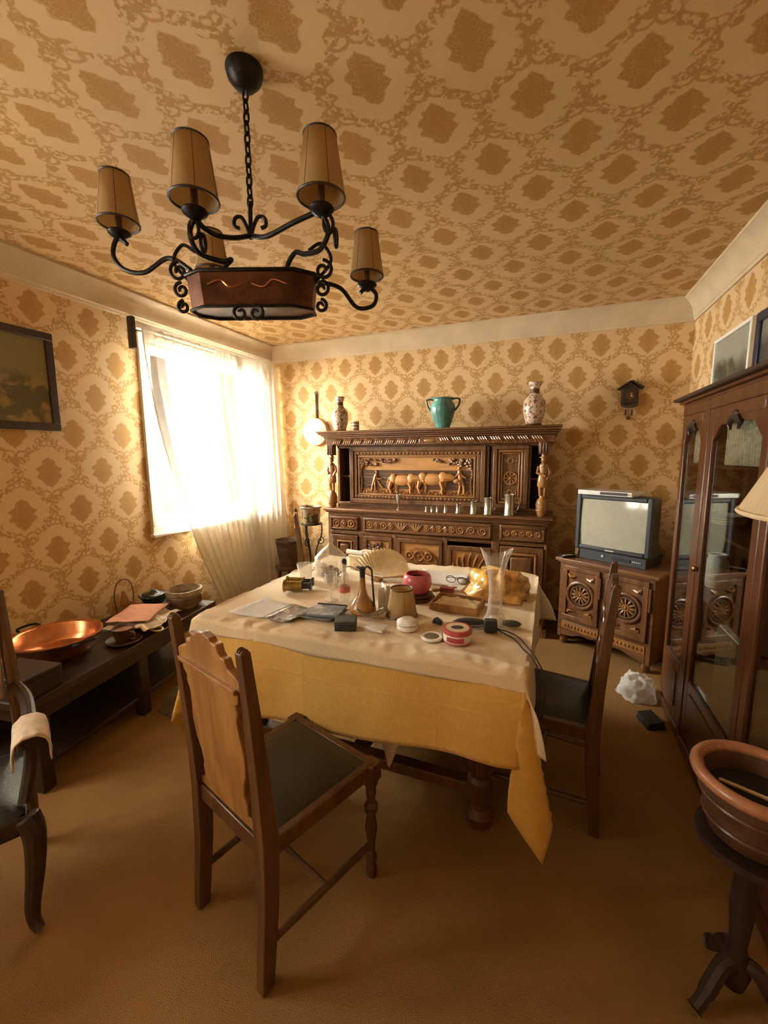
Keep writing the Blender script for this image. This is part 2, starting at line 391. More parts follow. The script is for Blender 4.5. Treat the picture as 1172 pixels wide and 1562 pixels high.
zc = ZC-.165
cornice('trim_1', XR-XL, TR(XR, YB, zc) @ RZ(180))
cornice('trim_2', YB-YF, TR(XL, YB, zc) @ RZ(-90))
cornice('trim_3', YB-YF, TR(XR, YF, zc) @ RZ(90))
cornice('trim_4', XR-XL, TR(XL, YF, zc))
struct(MB().box(XL, XL+.015, YF, YB, 0, .09).build('baseboard_left', 'walnut', bevel=.003))
struct(MB().box(XL, XR, YB-.015, YB, 0, .09).build('baseboard_back', 'walnut', bevel=.003))
struct(MB().box(XR-.015, XR, YF, YB, 0, .09).build('baseboard_right', 'walnut', bevel=.003))

def window(name, m, W, Z0, Z1):
    """local: x along the wall, y = into the room, centred"""
    e = bpy.data.objects.new(name, None); C.objects.link(e); struct(e); e.matrix_world = m
    b = MB(); t = .07
    b.box(-W/2-.05, W/2+.05, -.02, .025, Z1, Z1+.06).box(-W/2-.05, W/2+.05, -.02, .025, Z0-.06, Z0)
    b.box(-W/2-.05, -W/2, -.02, .025, Z0, Z1).box(W/2, W/2+.05, -.02, .025, Z0, Z1); b.build('window_frame', 'white_paint', e, bevel=.005)
    MB().box(-W/2-.06, W/2+.06, -.03, .05, Z0-.085, Z0-.06).build('window_sill', 'white_paint', e, bevel=.005)
    for sgn in (-1, 1):
        x0, x1 = sorted((sgn*.012, sgn*(W/2-.005)))
        s = MB(); zb, zt = Z0+.005, Z1-.005
        s.box(x0, x0+t, -.06, -.015, zb, zt).box(x1-t, x1, -.06, -.015, zb, zt).box(x0+t, x1-t, -.06, -.015, zb, zb+t).box(x0+t, x1-t, -.06, -.015, zt-t, zt)
        so = s.build('sash', 'white_paint', e, bevel=.005)
        MB().box(x0+t, x1-t, -.045, -.04, zb+t, zt-t).build('pane', 'pane', so, smooth=0)
    h = MB(); h.cbox(.0, -.005, (Z0+Z1)/2-.1, .02, .02, .10); h.tube([(0, .0, (Z0+Z1)/2-.1), (0, .03, (Z0+Z1)/2-.1), (0, .035, (Z0+Z1)/2-.2)], .007); h.build('window_handle', 'brass', e)
    return e
window('window_1', TR(XL, 3.09, 0) @ RZ(-90), 1.38, .95, 2.36)
window('window_added', TR(XL, -.15, 0) @ RZ(-90), 1.30, .95, 2.36)  # unseen second window, added on this wall for fill from the left

# sheer curtains and their rail
rail = thing('curtain_rail', 'white curtain rail above the tall window, below the cornice', 'curtain rail', (XL+.06, 3.13, 2.44))
MB().box(-.02, .02, -.84, .80, -.02, .03).build('rail', 'white_paint', rail, bevel=.004)
for y in (-.80, .76): MB().box(-.06, -.015, y, y+.03, -.015, .025).build('bracket', 'iron', rail)
MB().box(-.02, .03, -.875, -.842, -.17, .05).build('rail_end', 'ebony', rail, bevel=.004)
def curtain(name, label, top0, top1, bot0, bot1, z1, z0, n, x, curve, ph):
    def fn(u, v):                                         # v 0 at top
        a = top0+(top1-top0)*u; b = bot0+(bot1-bot0)*u
        k = v**curve
        y = a+(b-a)*k
        amp = .014+.012*v
        xx = x+amp*math.sin(2*PI*n*u+ph+.6*math.sin(3*v+u*5)) + .003*math.sin(2*PI*n*2.3*u+1.3*v) + .05*v*math.sin(u*2.4)
        y += .012*math.cos(2*PI*n*u+ph)
        return (xx, y, z1+(z0-z1)*v)
    o = MB().grid(fn, n*16, 30).build(name, 'sheer', smooth=80)
    return tag(o, label, 'curtain', 'sheer curtains at the tall window')
curtain('sheer_curtain', 'white sheer curtain swept diagonally aside, showing the window frame corner', 2.29, 3.36, 2.99, 3.58, 2.43, .03, 12, XL+.118, 1.75, .4)
curtain('sheer_curtain', 'white sheer curtain hanging straight in the room corner', 3.28, 3.93, 3.34, 3.95, 2.43, .03, 7, XL+.110, 1.2, 1.1)

# ------------------------------------------------------------------ carved sideboard
SBX0, SBX1, SBY, SBB = -1.985, 0.010, 3.545, 3.985
sb = thing('carved_sideboard', 'large dark carved sideboard with hutch, ploughing-oxen panel and figure columns on back wall', 'sideboard', ((SBX0+SBX1)/2, SBB, 0))
ox, oy = sb.location.x, sb.location.y
def L(x): return x-ox
def LY(y): return y-oy
fy = LY(SBY)
# carcass of the base: back, ends, floor, dividers
b = MB(); b.box(L(SBX0), L(SBX1), -.02, 0, .06, .96)
b.box(L(SBX0), L(SBX0)+.03, fy, -.02, .06, .96).box(L(SBX1)-.03, L(SBX1), fy, -.02, .06, .96).box(L(SBX0), L(SBX1), fy, -.02, .06, .10).box(L(SBX0), L(SBX1), fy+.03, -.02, .755, .775)
b.build('base_carcass', 'walnut', sb, bevel=.003)
MB().box(L(SBX0)-.02, L(SBX1)+.02, fy-.025, 0, 0, .07).build('plinth', 'walnut_x', sb, bevel=.006)
for (x0, x1) in ((-1.955, -1.93), (-1.655, -1.60), (-1.315, -1.275), (-.845, -.805), (-.43, -.367), (-.015, .005)):
    MB().box(L(x0), L(x1), fy-.012, fy+.03, .07, .775).build('front_post', 'walnut', sb, bevel=.004)
b = MB(); b.box(L(SBX0)+.01, L(SBX1)-.01, fy-.008, fy+.03, .755, .785).box(L(SBX0)+.01, L(SBX1)-.01, fy-.008, fy+.03, .93, .96)
for x0, x1 in ((-1.975, -1.952), (-1.655, -1.60), (-.43, -.365), (-.012, .0)): b.box(L(x0), L(x1), fy-.006, fy+.03, .78, .94)
b.build('front_rails', 'walnut_x', sb, bevel=.003)
b = MB(); b.box(L(SBX0)-.03, L(SBX1)+.03, fy-.045, 0, .975, 1.0).box(L(SBX0)-.015, L(SBX1)+.015, fy-.025, 0, .957, .975)
b.build('worktop', 'walnut_x', sb, bevel=.006)
def carve_row(b, x0, x1, z0, z1, y, n, kind):
    w = (x1-x0)/n; zc_ = (z0+z1)/2; h = (z1-z0)
    for i in range(n):
        cx = x0+(i+.5)*w
        if kind == 'loz':
            b.torus(cx, y, zc_, min(w, h)*.40, .006, 'y', u=4 if i % 2 else 14, v=6); b.ball(cx, y, zc_, .012, .008, .016, u=8, v=5)
        elif kind == 'scroll':
            b.tube(spiral((cx, y, zc_), .006, min(w, h)*.42, 0, 560 if i % 2 else -560, 22), .0055, 6)
        elif kind == 'leaf':
            for k in range(-2, 3):
                a = k*.42; b.tube([(cx+.3*w*math.sin(a)*.2, y, zc_-h*.38), (cx+.36*w*math.sin(a), y-.004, zc_+h*.1), (cx+.5*w*math.sin(a), y, zc_+h*.40*math.cos(a))], [.007, .008, .003], 6)
def drawer(x0, x1, n, kinds):
    d = MB().box(L(x0), L(x1), fy-.022, fy+.02, .792, .925).build('drawer', 'walnut_x', sb, bevel=.006)
    f = MB(); t = .012
    f.box(L(x0)+.008, L(x1)-.008, fy-.030, fy-.022, .913-t, .915).box(L(x0)+.008, L(x1)-.008, fy-.030, fy-.022, .802, .802+t)
    f.box(L(x0)+.008, L(x0)+.008+t, fy-.030, fy-.022, .802, .913).box(L(x1)-.008-t, L(x1)-.008, fy-.030, fy-.022, .802, .913)
    f.build('drawer_moulding', 'walnut_x', d, bevel=.002)
    c = MB(); seg = (x1-x0-.06)/len(kinds)
    for i, k in enumerate(kinds): carve_row(c, L(x0)+.03+i*seg, L(x0)+.03+(i+1)*seg, .815, .900, fy-.024, n[i], k)
    c.build('carved_relief', 'relief', d)
    return d
drawer(-1.952, -1.655, (3,), ('loz',))
drawer(-1.60, -.43, (4, 2, 5, 3), ('loz', 'leaf', 'loz', 'scroll'))
drawer(-.367, -.012, (5,), ('scroll',))
def frame_panel(name, x0, x1, z0, z1, y, t, mat, parent, th=.014):
    f = MB(); f.box(x0, x1, y-th, y, z1-t, z1).box(x0, x1, y-th, y, z0, z0+t).box(x0, x0+t, y-th, y, z0+t, z1-t).box(x1-t, x1, y-th, y, z0+t, z1-t)
    return f.build(name, mat, parent, bevel=.004)
def raised_door(x0, x1, z0, z1, carve=True):
    d = MB().box(L(x0), L(x1), fy-.012, fy+.012, z0, z1).build('door', 'walnut', sb, bevel=.003)
    frame_panel('door_frame', L(x0), L(x1), z0, z1, fy-.012, .045, 'walnut', d)
    frame_panel('door_moulding', L(x0)+.05, L(x1)-.05, z0+.05, z1-.05, fy-.012, .018, 'relief', d, .020)
    MB().box(L(x0)+.085, L(x1)-.085, fy-.034, fy-.012, z0+.085, z1-.085).build('raised_panel', 'walnut', d, bevel=.014)
    if carve:
        c = MB(); cx = L((x0+x1)/2); zm = (z0+z1)/2
        for sg in (-1, 1):
            c.tube(spiral((cx+.012*sg, fy-.036, zm+sg*.07), .004, .035, 90*sg, 90*sg+520, 20), .0055, 6)
            c.tube(spiral((cx-.012*sg, fy-.036, zm-sg*.16), .004, .030, 90*sg, 90*sg+520, 20), .005, 6)
        c.ball(cx, fy-.034, zm, .02, .012, .03)
        c.build('carved_relief', 'relief', d)
    return d
raised_door(-1.93, -1.665, .10, .745)
raised_door(-.36, -.02, .10, .745, False)
def scene_door(x0, x1, z0, z1, kind):
    X0, X1 = L(x0), L(x1); cx = (X0+X1)/2; w = X1-X0
    d = MB().box(X0, X1, fy-.004, fy+.012, z0, z1).build('door', 'walnut_lt', sb, bevel=.003)
    frame_panel('door_frame', X0, X1, z0, z1, fy-.004, .035, 'walnut', d, .018)
    c = MB(); y = fy-.012
    if kind == 'tree':
        c.tube([(X0+.06, y, z0+.05), (X0+.075, y, z0+.3), (X0+.06, y, z1-.15)], [.022, .016, .012], 8)
        for k in range(26):
            a, q = random.random(), random.random(); c.ball(X0+.05+a*w*.42, y, z1-.06-q*.30*(1-a*.6), .020+.012*q, .012, .018, u=8, v=5)
        for k in range(9): c.tube([(X0+.05+k*.022, y, z0+.05), (X0+.06+k*.024, y-.006, z0+.12+.03*(k % 3)), (X0+.085+k*.024, y, z0+.18+.02*(k % 2))], [.008, .010, .003], 6)
    elif kind == 'arch':
        c.prism([(cx-.17, z0+.44), (cx-.17, z0+.47), (cx-.12, z0+.53), (cx-.05, z0+.575), (cx+.05, z0+.575), (cx+.12, z0+.53), (cx+.17, z0+.47), (cx+.17, z0+.44)], y-.010, y+.012)
        for dx, r in ((-.085, .034), (0, .045), (.085, .034)): c.torus(cx+dx, y-.012, z0+.50, r, .008, 'y', u=18, v=6); c.ball(cx+dx, y-.012, z0+.50, .014, .008, .014, u=8, v=5)
        for k in range(9):
            a = PI*k/8; c.tube([(cx+.06*math.cos(a), y, z0+.28+.05*math.sin(a)), (cx+.15*math.cos(a), y-.006, z0+.28+.14*math.sin(a))], [.006, .012], 6)
        for sg in (-1, 1):
            c.tube(smooth_pts([(cx+sg*.16, y, z0+.42), (cx+sg*.19, y, z0+.34), (cx+sg*.15, y, z0+.26), (cx+sg*.19, y, z0+.18), (cx+sg*.16, y, z0+.06)]), .012, 6)
        for k in range(-3, 4): c.tube([(cx, y, z0+.09), (cx+.05*math.sin(k*.4), y-.01, z0+.15), (cx+.075*math.sin(k*.45), y, z0+.11+.08*math.cos(k*.45))], [.006, .013, .003], 6)
        c.box(cx-.13, cx+.13, y-.006, y+.008, z0+.215, z0+.24)
    else:
        for k in range(11):
            a = PI*k/10; c.tube([(cx+.12*math.cos(a), y, z0+.30+.12*math.sin(a)), (cx+.165*math.cos(a), y-.004, z0+.34+.16*math.sin(a)), (cx+.19*math.cos(a)+.02, y, z0+.36+.21*math.sin(a))], [.006, .012, .003], 6)
        for k in range(14): c.ball(X0+.05+k*w*.066, y, z0+.13+.05*math.sin(k*1.7), .022, .014, .026, u=8, v=5)
        c.tube([(cx+.12, y, z0+.05), (cx+.13, y, z0+.40)], [.014, .008], 8)
    c.build('carved_relief', 'relief' if kind != 'tree' else 'walnut', d)
    return d
scene_door(-1.60, -1.318, .10, .75, 'tree')
scene_door(-1.272, -.848, .10, .75, 'arch')
scene_door(-.802, -.433, .10, .715, 'sun')
# hutch
hy = LY(3.70)
hx0, hx1 = L(-1.955), L(-.02)
b = MB(); b.box(hx0, hx1, -.02, 0, 1.0, 1.66).box(hx0, hx0+.025, hy, -.02, 1.0, 1.60).box(hx1-.025, hx1, hy, -.02, 1.0, 1.60).box(hx0, hx1, hy, -.02, 1.0, 1.02).box(hx0, hx1, hy, -.02, 1.565, 1.60)
b.build('hutch_carcass', 'walnut', sb, bevel=.003)
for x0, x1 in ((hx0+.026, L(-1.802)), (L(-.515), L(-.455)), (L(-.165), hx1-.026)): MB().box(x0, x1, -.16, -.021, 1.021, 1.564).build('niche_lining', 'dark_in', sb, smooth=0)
for x0, x1 in ((hx0+.02, L(-1.795)), (L(-.17), hx1-.02)): MB().box(x0, x1, hy+.05, -.02, 1.285, 1.30).build('niche_shelf', 'walnut_x', sb, smooth=0)
for x in (-1.935, -1.79, -.50, -.46, -.16, -.06): MB().box(L(x)-.012, L(x)+.012, hy-.01, hy+.02, 1.02, 1.57).build('hutch_post', 'walnut', sb, bevel=.003)
MB().box(hx0, hx1, hy-.012, hy+.02, 1.02, 1.045).build('hutch_sill', 'walnut_x', sb, bevel=.003)
# big ploughing panel
PX0, PX1, PZ0, PZ1 = L(-1.80), L(-.515), 1.045, 1.575
pn = MB().box(PX0, PX1, hy-.008, hy+.014, PZ0, PZ1).build('carved_panel', 'walnut_lt', sb)
frame_panel('panel_frame', PX0, PX1, PZ0, PZ1, hy-.008, .040, 'walnut', pn, .035)
frame_panel('panel_bead', PX0+.045, PX1-.045, PZ0+.045, PZ1-.045, hy-.008, .028, 'walnut', pn, .026)
frame_panel('panel_inner_frame', PX0+.085, PX1-.085, PZ0+.075, PZ1-.080, hy-.008, .016, 'relief', pn, .020)
iy = hy-.010
ix0, ix1, iz0, iz1 = PX0+.10, PX1-.10, PZ0+.09, PZ1-.095
b = MB()
for k in range(5): b.box(ix0, ix1, iy-.006, iy+.004, iz0+.05+k*.036, iz0+.05+k*.036+.030)
b.build('carved_field', 'field', pn, bevel=.002)
def ox_mesh(x, z, s, horn):
    o = MB(); m = TR(x, iy-.012, z) @ SC(s, s, s)
    o.ball(0, 0, .115, .115, .028, .052, m); o.ball(-.085, 0, .125, .045, .028, .050, m); o.ball(.09, 0, .125, .050, .028, .055, m)
    o.tube([(.10, 0, .13), (.155, 0, .135), (.185, 0, .125)], [.040, .034, .026], 10, m)
    o.ball(.205, -.006, .108, .034, .020, .024, m); o.ball(.228, -.006, .092, .018, .016, .016, m)
    for lx, ly, kx in ((-.105, -.012, -.018), (-.07, .008, .012), (.075, -.012, .012), (.105, .008, -.012)):
        o.tube([(lx, ly, .10), (lx+kx, ly, .045), (lx+kx*.4, ly, .012), (lx+kx*.4+.008, ly, 0)], [.026, .014, .010, .011], 8, m)
    o.tube([(-.128, 0, .145), (-.148, -.005, .09), (-.142, 0, .04)], [.007, .005, .007], 6, m)
    if horn:
        for q in (-1, 1): o.tube(smooth_pts([(.19, q*.012, .13), (.205, q*.02, .155), (.225, q*.02, .17)], 4), .005, 6, m)
    return o
ox_mesh(L(-1.27), iz0+.015, 1.0, True).build('carved_ox', 'walnut_lt', pn)
ox_mesh(L(-.98), iz0+.018, 1.08, True).build('carved_ox', 'walnut_lt', pn)
def small_man(x, z, h, lean):
    o = MB(); m = TR(x, iy-.012, z) @ SC(h, h, h)
    o.ball(lean*.9, 0, .93, .055, .05, .07, m, 10, 7); o.ball(lean*.9, 0, .985, .085, .06, .02, m, 10, 5)
    o.tube([(lean*.9, 0, .86), (lean*.7, 0, .72), (lean*.3, 0, .50)], [.05, .11, .085], 8, m)
    for q in (-1, 1): o.tube([(lean*.3+.03*q, 0, .50), (.07*q+.02, 0, .26), (.10*q, 0, 0)], [.07, .05, .04], 8, m)
    o.tube([(lean*.75, -.03, .78), (lean*.5+.14, -.05, .62), (lean+.26, -.04, .60)], [.04, .035, .03], 6, m)
    return o
small_man(L(-1.56), iz0+.02, .20, .18).build('carved_ploughman', 'relief', pn)
small_man(L(-.72), iz0+.02, .24, -.10).build('carved_drover', 'walnut_lt', pn)
b = MB(); b.tube([(L(-1.53), iy-.01, iz0+.14), (L(-1.46), iy-.015, iz0+.05), (L(-1.38), iy-.015, iz0+.035), (L(-1.30), iy-.012, iz0+.09)], [.007, .010, .010, .006], 6); b.build('carved_plough', 'relief', pn)
b = MB()
for k in range(70):
    u_ = random.random(); sgn = -1 if k % 2 else 1
    ex = u_**1.4*.36; zz = iz1-.02-random.random()*.085*(1-ex/.40)
    x = ix0+.02+ex if sgn < 0 else ix1-.02-ex
    b.ball(x, iy-.012, zz, .018, .014, .013, TR(0, 0, 0), 7, 5)
for sgn, xx in ((1, ix0+.012), (-1, ix1-.012)): b.tube(smooth_pts([(xx, iy-.01, iz0+.01), (xx+sgn*.012, iy-.01, iz0+.12), (xx-sgn*.002, iy-.01, iz0+.20), (xx+sgn*.03, iy-.01, iz1-.03)], 5), .010, 7)
b.build('carved_trees', 'walnut', pn)['kind'] = 'stuff'
b = MB()
for k in range(30): b.tube([(ix0+.03+k*.034, iy-.008, iz0+.006), (ix0+.045+k*.034, iy-.014, iz0+.018+.010*(k % 3)), (ix0+.07+k*.034, iy-.008, iz0+.012)], [.006, .009, .004], 6)
b.build('carved_ground', 'relief', pn)
b = MB()
for k in range(34): b.ball(PX0+.06+k*(PX1-PX0-.12)/33, hy-.035, PZ1-.062, .010, .010, .010, None, 7, 5); b.ball(PX0+.06+k*(PX1-PX0-.12)/33, hy-.035, PZ0+.060, .010, .010, .008, None, 7, 5)
b.build('carved_beading', 'relief', pn)
# hutch door
DX0, DX1 = L(-.452), L(-.168)
dr = MB().box(DX0, DX1, hy-.010, hy+.014, 1.045, 1.575).build('door', 'walnut', sb)
frame_panel('door_frame', DX0, DX1, 1.045, 1.575, hy-.010, .034, 'walnut', dr, .030)
frame_panel('door_moulding', DX0+.040, DX1-.040, 1.085, 1.535, hy-.010, .018, 'relief', dr, .022)
frame_panel('door_moulding', DX0+.068, DX1-.068, 1.115, 1.510, hy-.010, .010, 'relief', dr, .016)
b = MB(); cx = (DX0+DX1)/2; y = hy-.014
b.torus(cx, y, 1.30, .052, .008, 'y', u=22, v=6)
for k in range(8): a = PI*k/4; b.tube([(cx+.012*math.cos(a), y, 1.30+.012*math.sin(a)), (cx+.05*math.cos(a), y, 1.30+.05*math.sin(a))], [.004, .007], 6)
b.ball(cx, y, 1.30, .014, .01, .014, None, 8, 6)
for z in (1.445, 1.175):
    b.torus(cx, y, z, .022, .006, 'y', u=14, v=6)
    for sg in (-1, 1): b.tube(spiral((cx+sg*.036, y, z), .003, .018, 0, 480*sg, 16), .004, 6)
b.build('carved_relief', 'relief', dr)
# cornice of the hutch
b = MB(); T0 = 1.60
for k, (dy, z0, z1) in enumerate(((.020, 1.59, 1.655), (.045, 1.655, 1.672), (.065, 1.672, 1.688), (.090, 1.688, 1.705), (.105, 1.705, 1.722))):
    b.box(L(-1.99)-dy*.75, L(.015)+dy*.55, LY(3.60)-dy, 0, z0, z1)
b.build('hutch_cornice', 'walnut_x', sb, bevel=.004)
b = MB(); y = LY(3.60)-.022
for i in range(18):
    x = L(-1.93)+i*.107
    if i in (8, 9): continue
    for k in range(4): b.tube([(x+k*.020, y, 1.598), (x+.018+k*.020, y-.008, 1.625), (x+.038+k*.020, y, 1.648)] if i < 9 else [(x+.06-k*.020, y, 1.598), (x+.042-k*.020, y-.008, 1.625), (x+.022-k*.020, y, 1.648)], [.004, .008, .003], 6)
for sg in (-1, 1): b.tube(spiral((L(-.98)+sg*.075, y, 1.622), .004, .024, 90, 90-sg*500, 18), .006, 6)
b.ball(L(-.98), y, 1.622, .06, .014, .016)
b.build('carved_relief', 'relief', sb)
for x in (-1.955, -.055):
    b = MB(); b.box(L(x)-.036, L(x)+.036, LY(3.555), LY(3.62), 1.50, 1.60)
    for k in range(3): b.box(L(x)-.026+k*.020, L(x)-.014+k*.020, LY(3.545), LY(3.556), 1.51, 1.59)
    b.build('column_block', 'walnut', sb, bevel=.005)
def figure(x, flip):
    o = MB(); m = TR(L(x), LY(3.59), 1.0)
    o.lathe([(.028, 0), (.034, .01), (.045, .05), (.048, .09), (.040, .13), (.024, .15), (.022, .165)], 16, m)
    o.lathe([(.049, .045), (.051, .05), (.049, .056)], 16, m, False).lathe([(.049, .095), (.0505, .10), (.047, .106)], 16, m, False)
    for q in (-1, 1): o.tube([(q*.015, 0, .165), (q*.018, -.008, .23), (q*.016, 0, .29)], [.013, .015, .020], 8, m)
    o.lathe([(.036, .235), (.044, .25), (.040, .30), (.030, .35), (.034, .39), (.030, .415), (.012, .43)], 14, m @ SC(1, .75, 1))
    o.ball(0, -.004, .455, .021, .021, .027, m); o.lathe([(.034, .472), (.034, .477), (.019, .480), (.016, .50)], 14, m)
    o.tube([(-.034, 0, .40), (-.046, -.010, .35), (-.02*flip, -.036, .325)], [.013, .012, .010], 8, m)
    o.tube([(.034, 0, .40), (.048, -.006, .35), (.03, -.034, .30)], [.013, .012, .010], 8, m)
    o.ball(0, -.01, .44-.03, .018, .02, .02, m)
    return o.build('carved_figure', 'relief', sb)
figure(-1.955, 1); figure(-.050, -1)
# ------------------------------------------------------------------ corner cabinet with the television
CABRZ = -31.0
tc_ = thing('television_cabinet', 'small carved wooden cabinet with two rosette doors, under the television', 'cabinet', (.400, 3.335, 0), CABRZ)
# local: x along the front (-.34..+.34), y 0 at the front, + towards the corner
W2, DP, HT = .335, .40, .70
b = MB(); b.box(-W2, -W2+.025, .01, DP, .06, .665).box(W2-.025, W2, .01, DP, .06, .665).box(-W2, W2, DP-.015, DP, .06, .665).box(-W2, W2, .01, DP, .10, .12)
b.build('carcass', 'walnut', tc_, bevel=.003)
b = MB(); b.box(-W2-.03, W2+.03, -.035, DP, .675, .70).box(-W2-.015, W2+.015, -.018, DP, .66, .675); b.build('cabinet_top', 'walnut_x', tc_, bevel=.005)
b = MB(); b.box(-W2, W2, -.004, .02, .645, .66).box(-W2, W2, -.004, .02, .195, .215).box(-W2, -W2+.03, -.006, .02, .06, .66).box(W2-.03, W2, -.006, .02, .06, .66).box(-.02, .02, -.004, .02, .195, .66)
b.build('front_frame', 'walnut_x', tc_, bevel=.003)
b = MB(); n = 13
pts = [(-W2+.03, .195), (W2-.03, .195)] + [((W2-.03)-(2*W2-.06)*k/24, .075+.055*(1-abs(math.cos(PI*k/24*1.0))**3)*(.8+.2*math.cos(k*PI/3))) for k in range(25)]
b.prism(pts, -.008, .012); b.build('apron', 'walnut_x', tc_, bevel=.003)
b = MB(); b.box(-W2+.035, W2-.035, -.010, .012, .135, .19)
for k in range(22): b.ball(-W2+.06+k*.0262, -.012, .163, .010, .006, .012, None, 7, 5)
b.build('carved_rail', 'relief', tc_)
for q in (-1, 1):
    MB().lathe([(.022, .0), (.028, .01), (.03, .03), (.022, .06), (.026, .075)], 14, TR(q*(W2-.035), .03, 0)).build('foot', 'walnut', tc_)
    MB().lathe([(.02, .0), (.026, .01), (.028, .03), (.022, .06), (.026, .075)], 14, TR(q*(W2-.035), DP-.04, 0)).build('foot', 'walnut', tc_)
for q in (-1, 1):
    x0, x1 = sorted((q*.022, q*(W2-.032)))
    cx, cz = (x0+x1)/2, .43
    d = MB().box(x0, x1, -.008, .012, .22, .645).build('door', 'walnut', tc_, bevel=.002)
    frame_panel('door_frame', x0, x1, .22, .645, -.008, .035, 'walnut', d, .014)
    r = MB(); R = .098
    r.torus(cx, -.014, cz, R, .013, 'y', u=32, v=8); r.torus(cx, -.014, cz, R-.026, .006, 'y', u=28, v=6)
    r.build('rosette_ring', 'walnut', d)
    s = MB()
    for k in range(12):
        a = 2*PI*k/12; s.tube([(cx+.022*math.cos(a), -.012, cz+.022*math.sin(a)), (cx+.045*math.cos(a), -.016, cz+.045*math.sin(a)), (cx+.068*math.cos(a), -.012, cz+.068*math.sin(a))], [.004, .008, .004], 6)
    s.torus(cx, -.014, cz, .020, .006, 'y', u=14, v=6); s.ball(cx, -.014, cz, .012, .010, .012, None, 8, 6)
    s.build('rosette_spindles', 'relief', d)
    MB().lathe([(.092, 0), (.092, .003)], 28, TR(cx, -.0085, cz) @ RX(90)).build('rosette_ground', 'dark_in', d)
    c = MB()
    for sx in (-1, 1):
        for sz in (-1, 1):
            c.tube([(cx+sx*.098, -.012, cz+sz*.155), (cx+sx*.075, -.018, cz+sz*.130), (cx+sx*.040, -.012, cz+sz*.140)], [.006, .014, .004], 6)
            c.ball(cx+sx*.088, -.014, cz+sz*.142, .012, .01, .012, None, 8, 5)
    c.build('carved_relief', 'relief', d)
    e = MB(); e.box(-.03 if q < 0 else .305, -.012 if q < 0 else .318, -.022, -.012, .44, .60); e.build('escutcheon', 'walnut', d, bevel=.003)
tv = thing('television', 'charcoal tube television with grey screen on the carved cabinet', 'television', (0, 0, 0), CABRZ)
tvc = Matrix.Translation((.400, 3.335, .70)) @ RZ(CABRZ)
tv.location = (tvc @ Vector((.0, .07, 0)))
b = MB(); b.box(-.262, .262, 0, .13, .075, .50)
b.add([(-.25, .13, .085), (.25, .13, .085), (.25, .13, .49), (-.25, .13, .49), (-.17, .33, .12), (.17, .33, .12), (.17, .33, .43), (-.17, .33, .43)],
      [(0, 1, 5, 4), (1, 2, 6, 5), (2, 3, 7, 6), (3, 0, 4, 7), (4, 5, 6, 7), (0, 3, 2, 1)])
b.build('case', 'tv_case', tv, bevel=.008)
b = MB(); b.box(-.235, .235, .012, .30, 0, .078); b.build('speaker_base', 'tv_case', tv, bevel=.005)
f = MB(); SZ0, SZ1, SX = .115, .465, .228
f.box(-.262, -SX, -.022, 0, .085, .50).box(SX, .262, -.022, 0, .085, .50).box(-SX, SX, -.022, 0, SZ1, .50).box(-SX, SX, -.022, 0, .085, SZ0)
f.build('bezel', 'tv_case', tv, bevel=.008)
def scr(u, v):
    x, z = (u-.5)*2, (v-.5)*2
    return (x*SX, -.019+.013*(x*x*.6+z*z*.4), (SZ0+SZ1)/2+z*(SZ1-SZ0)/2)
MB().grid(scr, 18, 14).build('screen', 'tv_screen', tv, smooth=80)
b = MB(); b.cbox(-.0, -.023, .098, .06, .004, .008); b.build('badge', 'silver', tv)
b = MB(); b.lathe([(.009, 0), (.009, .006)], 14, TR(-.06, .012, .045) @ RX(90)); b.build('power_button', 'silver', tv)
b = MB(); b.cbox(.07, .010, .04, .13, .006, .022); b.build('control_flap', 'black', tv, bevel=.002)
b = MB()
for k in range(5): b.cbox(.15+k*.012, .010, .04, .007, .006, .009)
b.build('buttons', 'silver', tv)
sb2 = thing('set_top_box', 'silver set-top box lying on the television', 'set-top box', tuple(tvc @ Vector((-.045, .075, .501))), CABRZ)
MB().box(-.19, .19, -.07, .13, 0, .034).build('case', 'silver', sb2, bevel=.004)
MB().box(-.025, .16, -.073, -.069, .008, .027).build('display_window', 'black', sb2)
MB().cbox(.172, -.071, .017, .010, .005, .008).build('power_button', 'pink_glaze', sb2)
rc = thing('remote_control', 'small black remote control on the carved cabinet beside the television', 'remote control', tuple(tvc @ Vector((-.295, .02, .001))), CABRZ+70)
MB().box(-.06, .06, -.02, .02, 0, .016).build('case', 'black', rc, bevel=.004)
MB().box(-.04, .04, -.012, .012, .016, .018).build('keypad', 'silver', rc)
pb = thing('photo_card', 'pale card standing between the sideboard and the television', 'card', tuple(tvc @ Vector((-.300, .16, .001))), CABRZ)
MB().box(-.012, .012, -.003, .003, 0, .20, RX(-6)).build('card', 'cream', pb)

# ------------------------------------------------------------------ dining table and its cloths
TX0, TX1, TY0, TY1, TZ = -1.47, -.05, 1.375, 2.62, .760
tb = thing('dining_table', 'heavy dark wooden table with carved bulbous legs under the tablecloths', 'table', ((TX0+TX1)/2, (TY0+TY1)/2, 0))
hx, hyy = (TX1-TX0)/2, (TY1-TY0)/2
MB().box(-hx+.01, hx-.01, -hyy+.01, hyy-.01, TZ-.035, TZ).build('table_top', 'chair_dark', tb, bevel=.006)
b = MB(); q = .10
b.box(-hx+q, hx-q, -hyy+q, -hyy+q+.03, TZ-.13, TZ-.035).box(-hx+q, hx-q, hyy-q-.03, hyy-q, TZ-.13, TZ-.035).box(-hx+q, -hx+q+.03, -hyy+q, hyy-q, TZ-.13, TZ-.035).box(hx-q-.03, hx-q, -hyy+q, hyy-q, TZ-.13, TZ-.035)
b.build('apron', 'chair_dark', tb, bevel=.004)
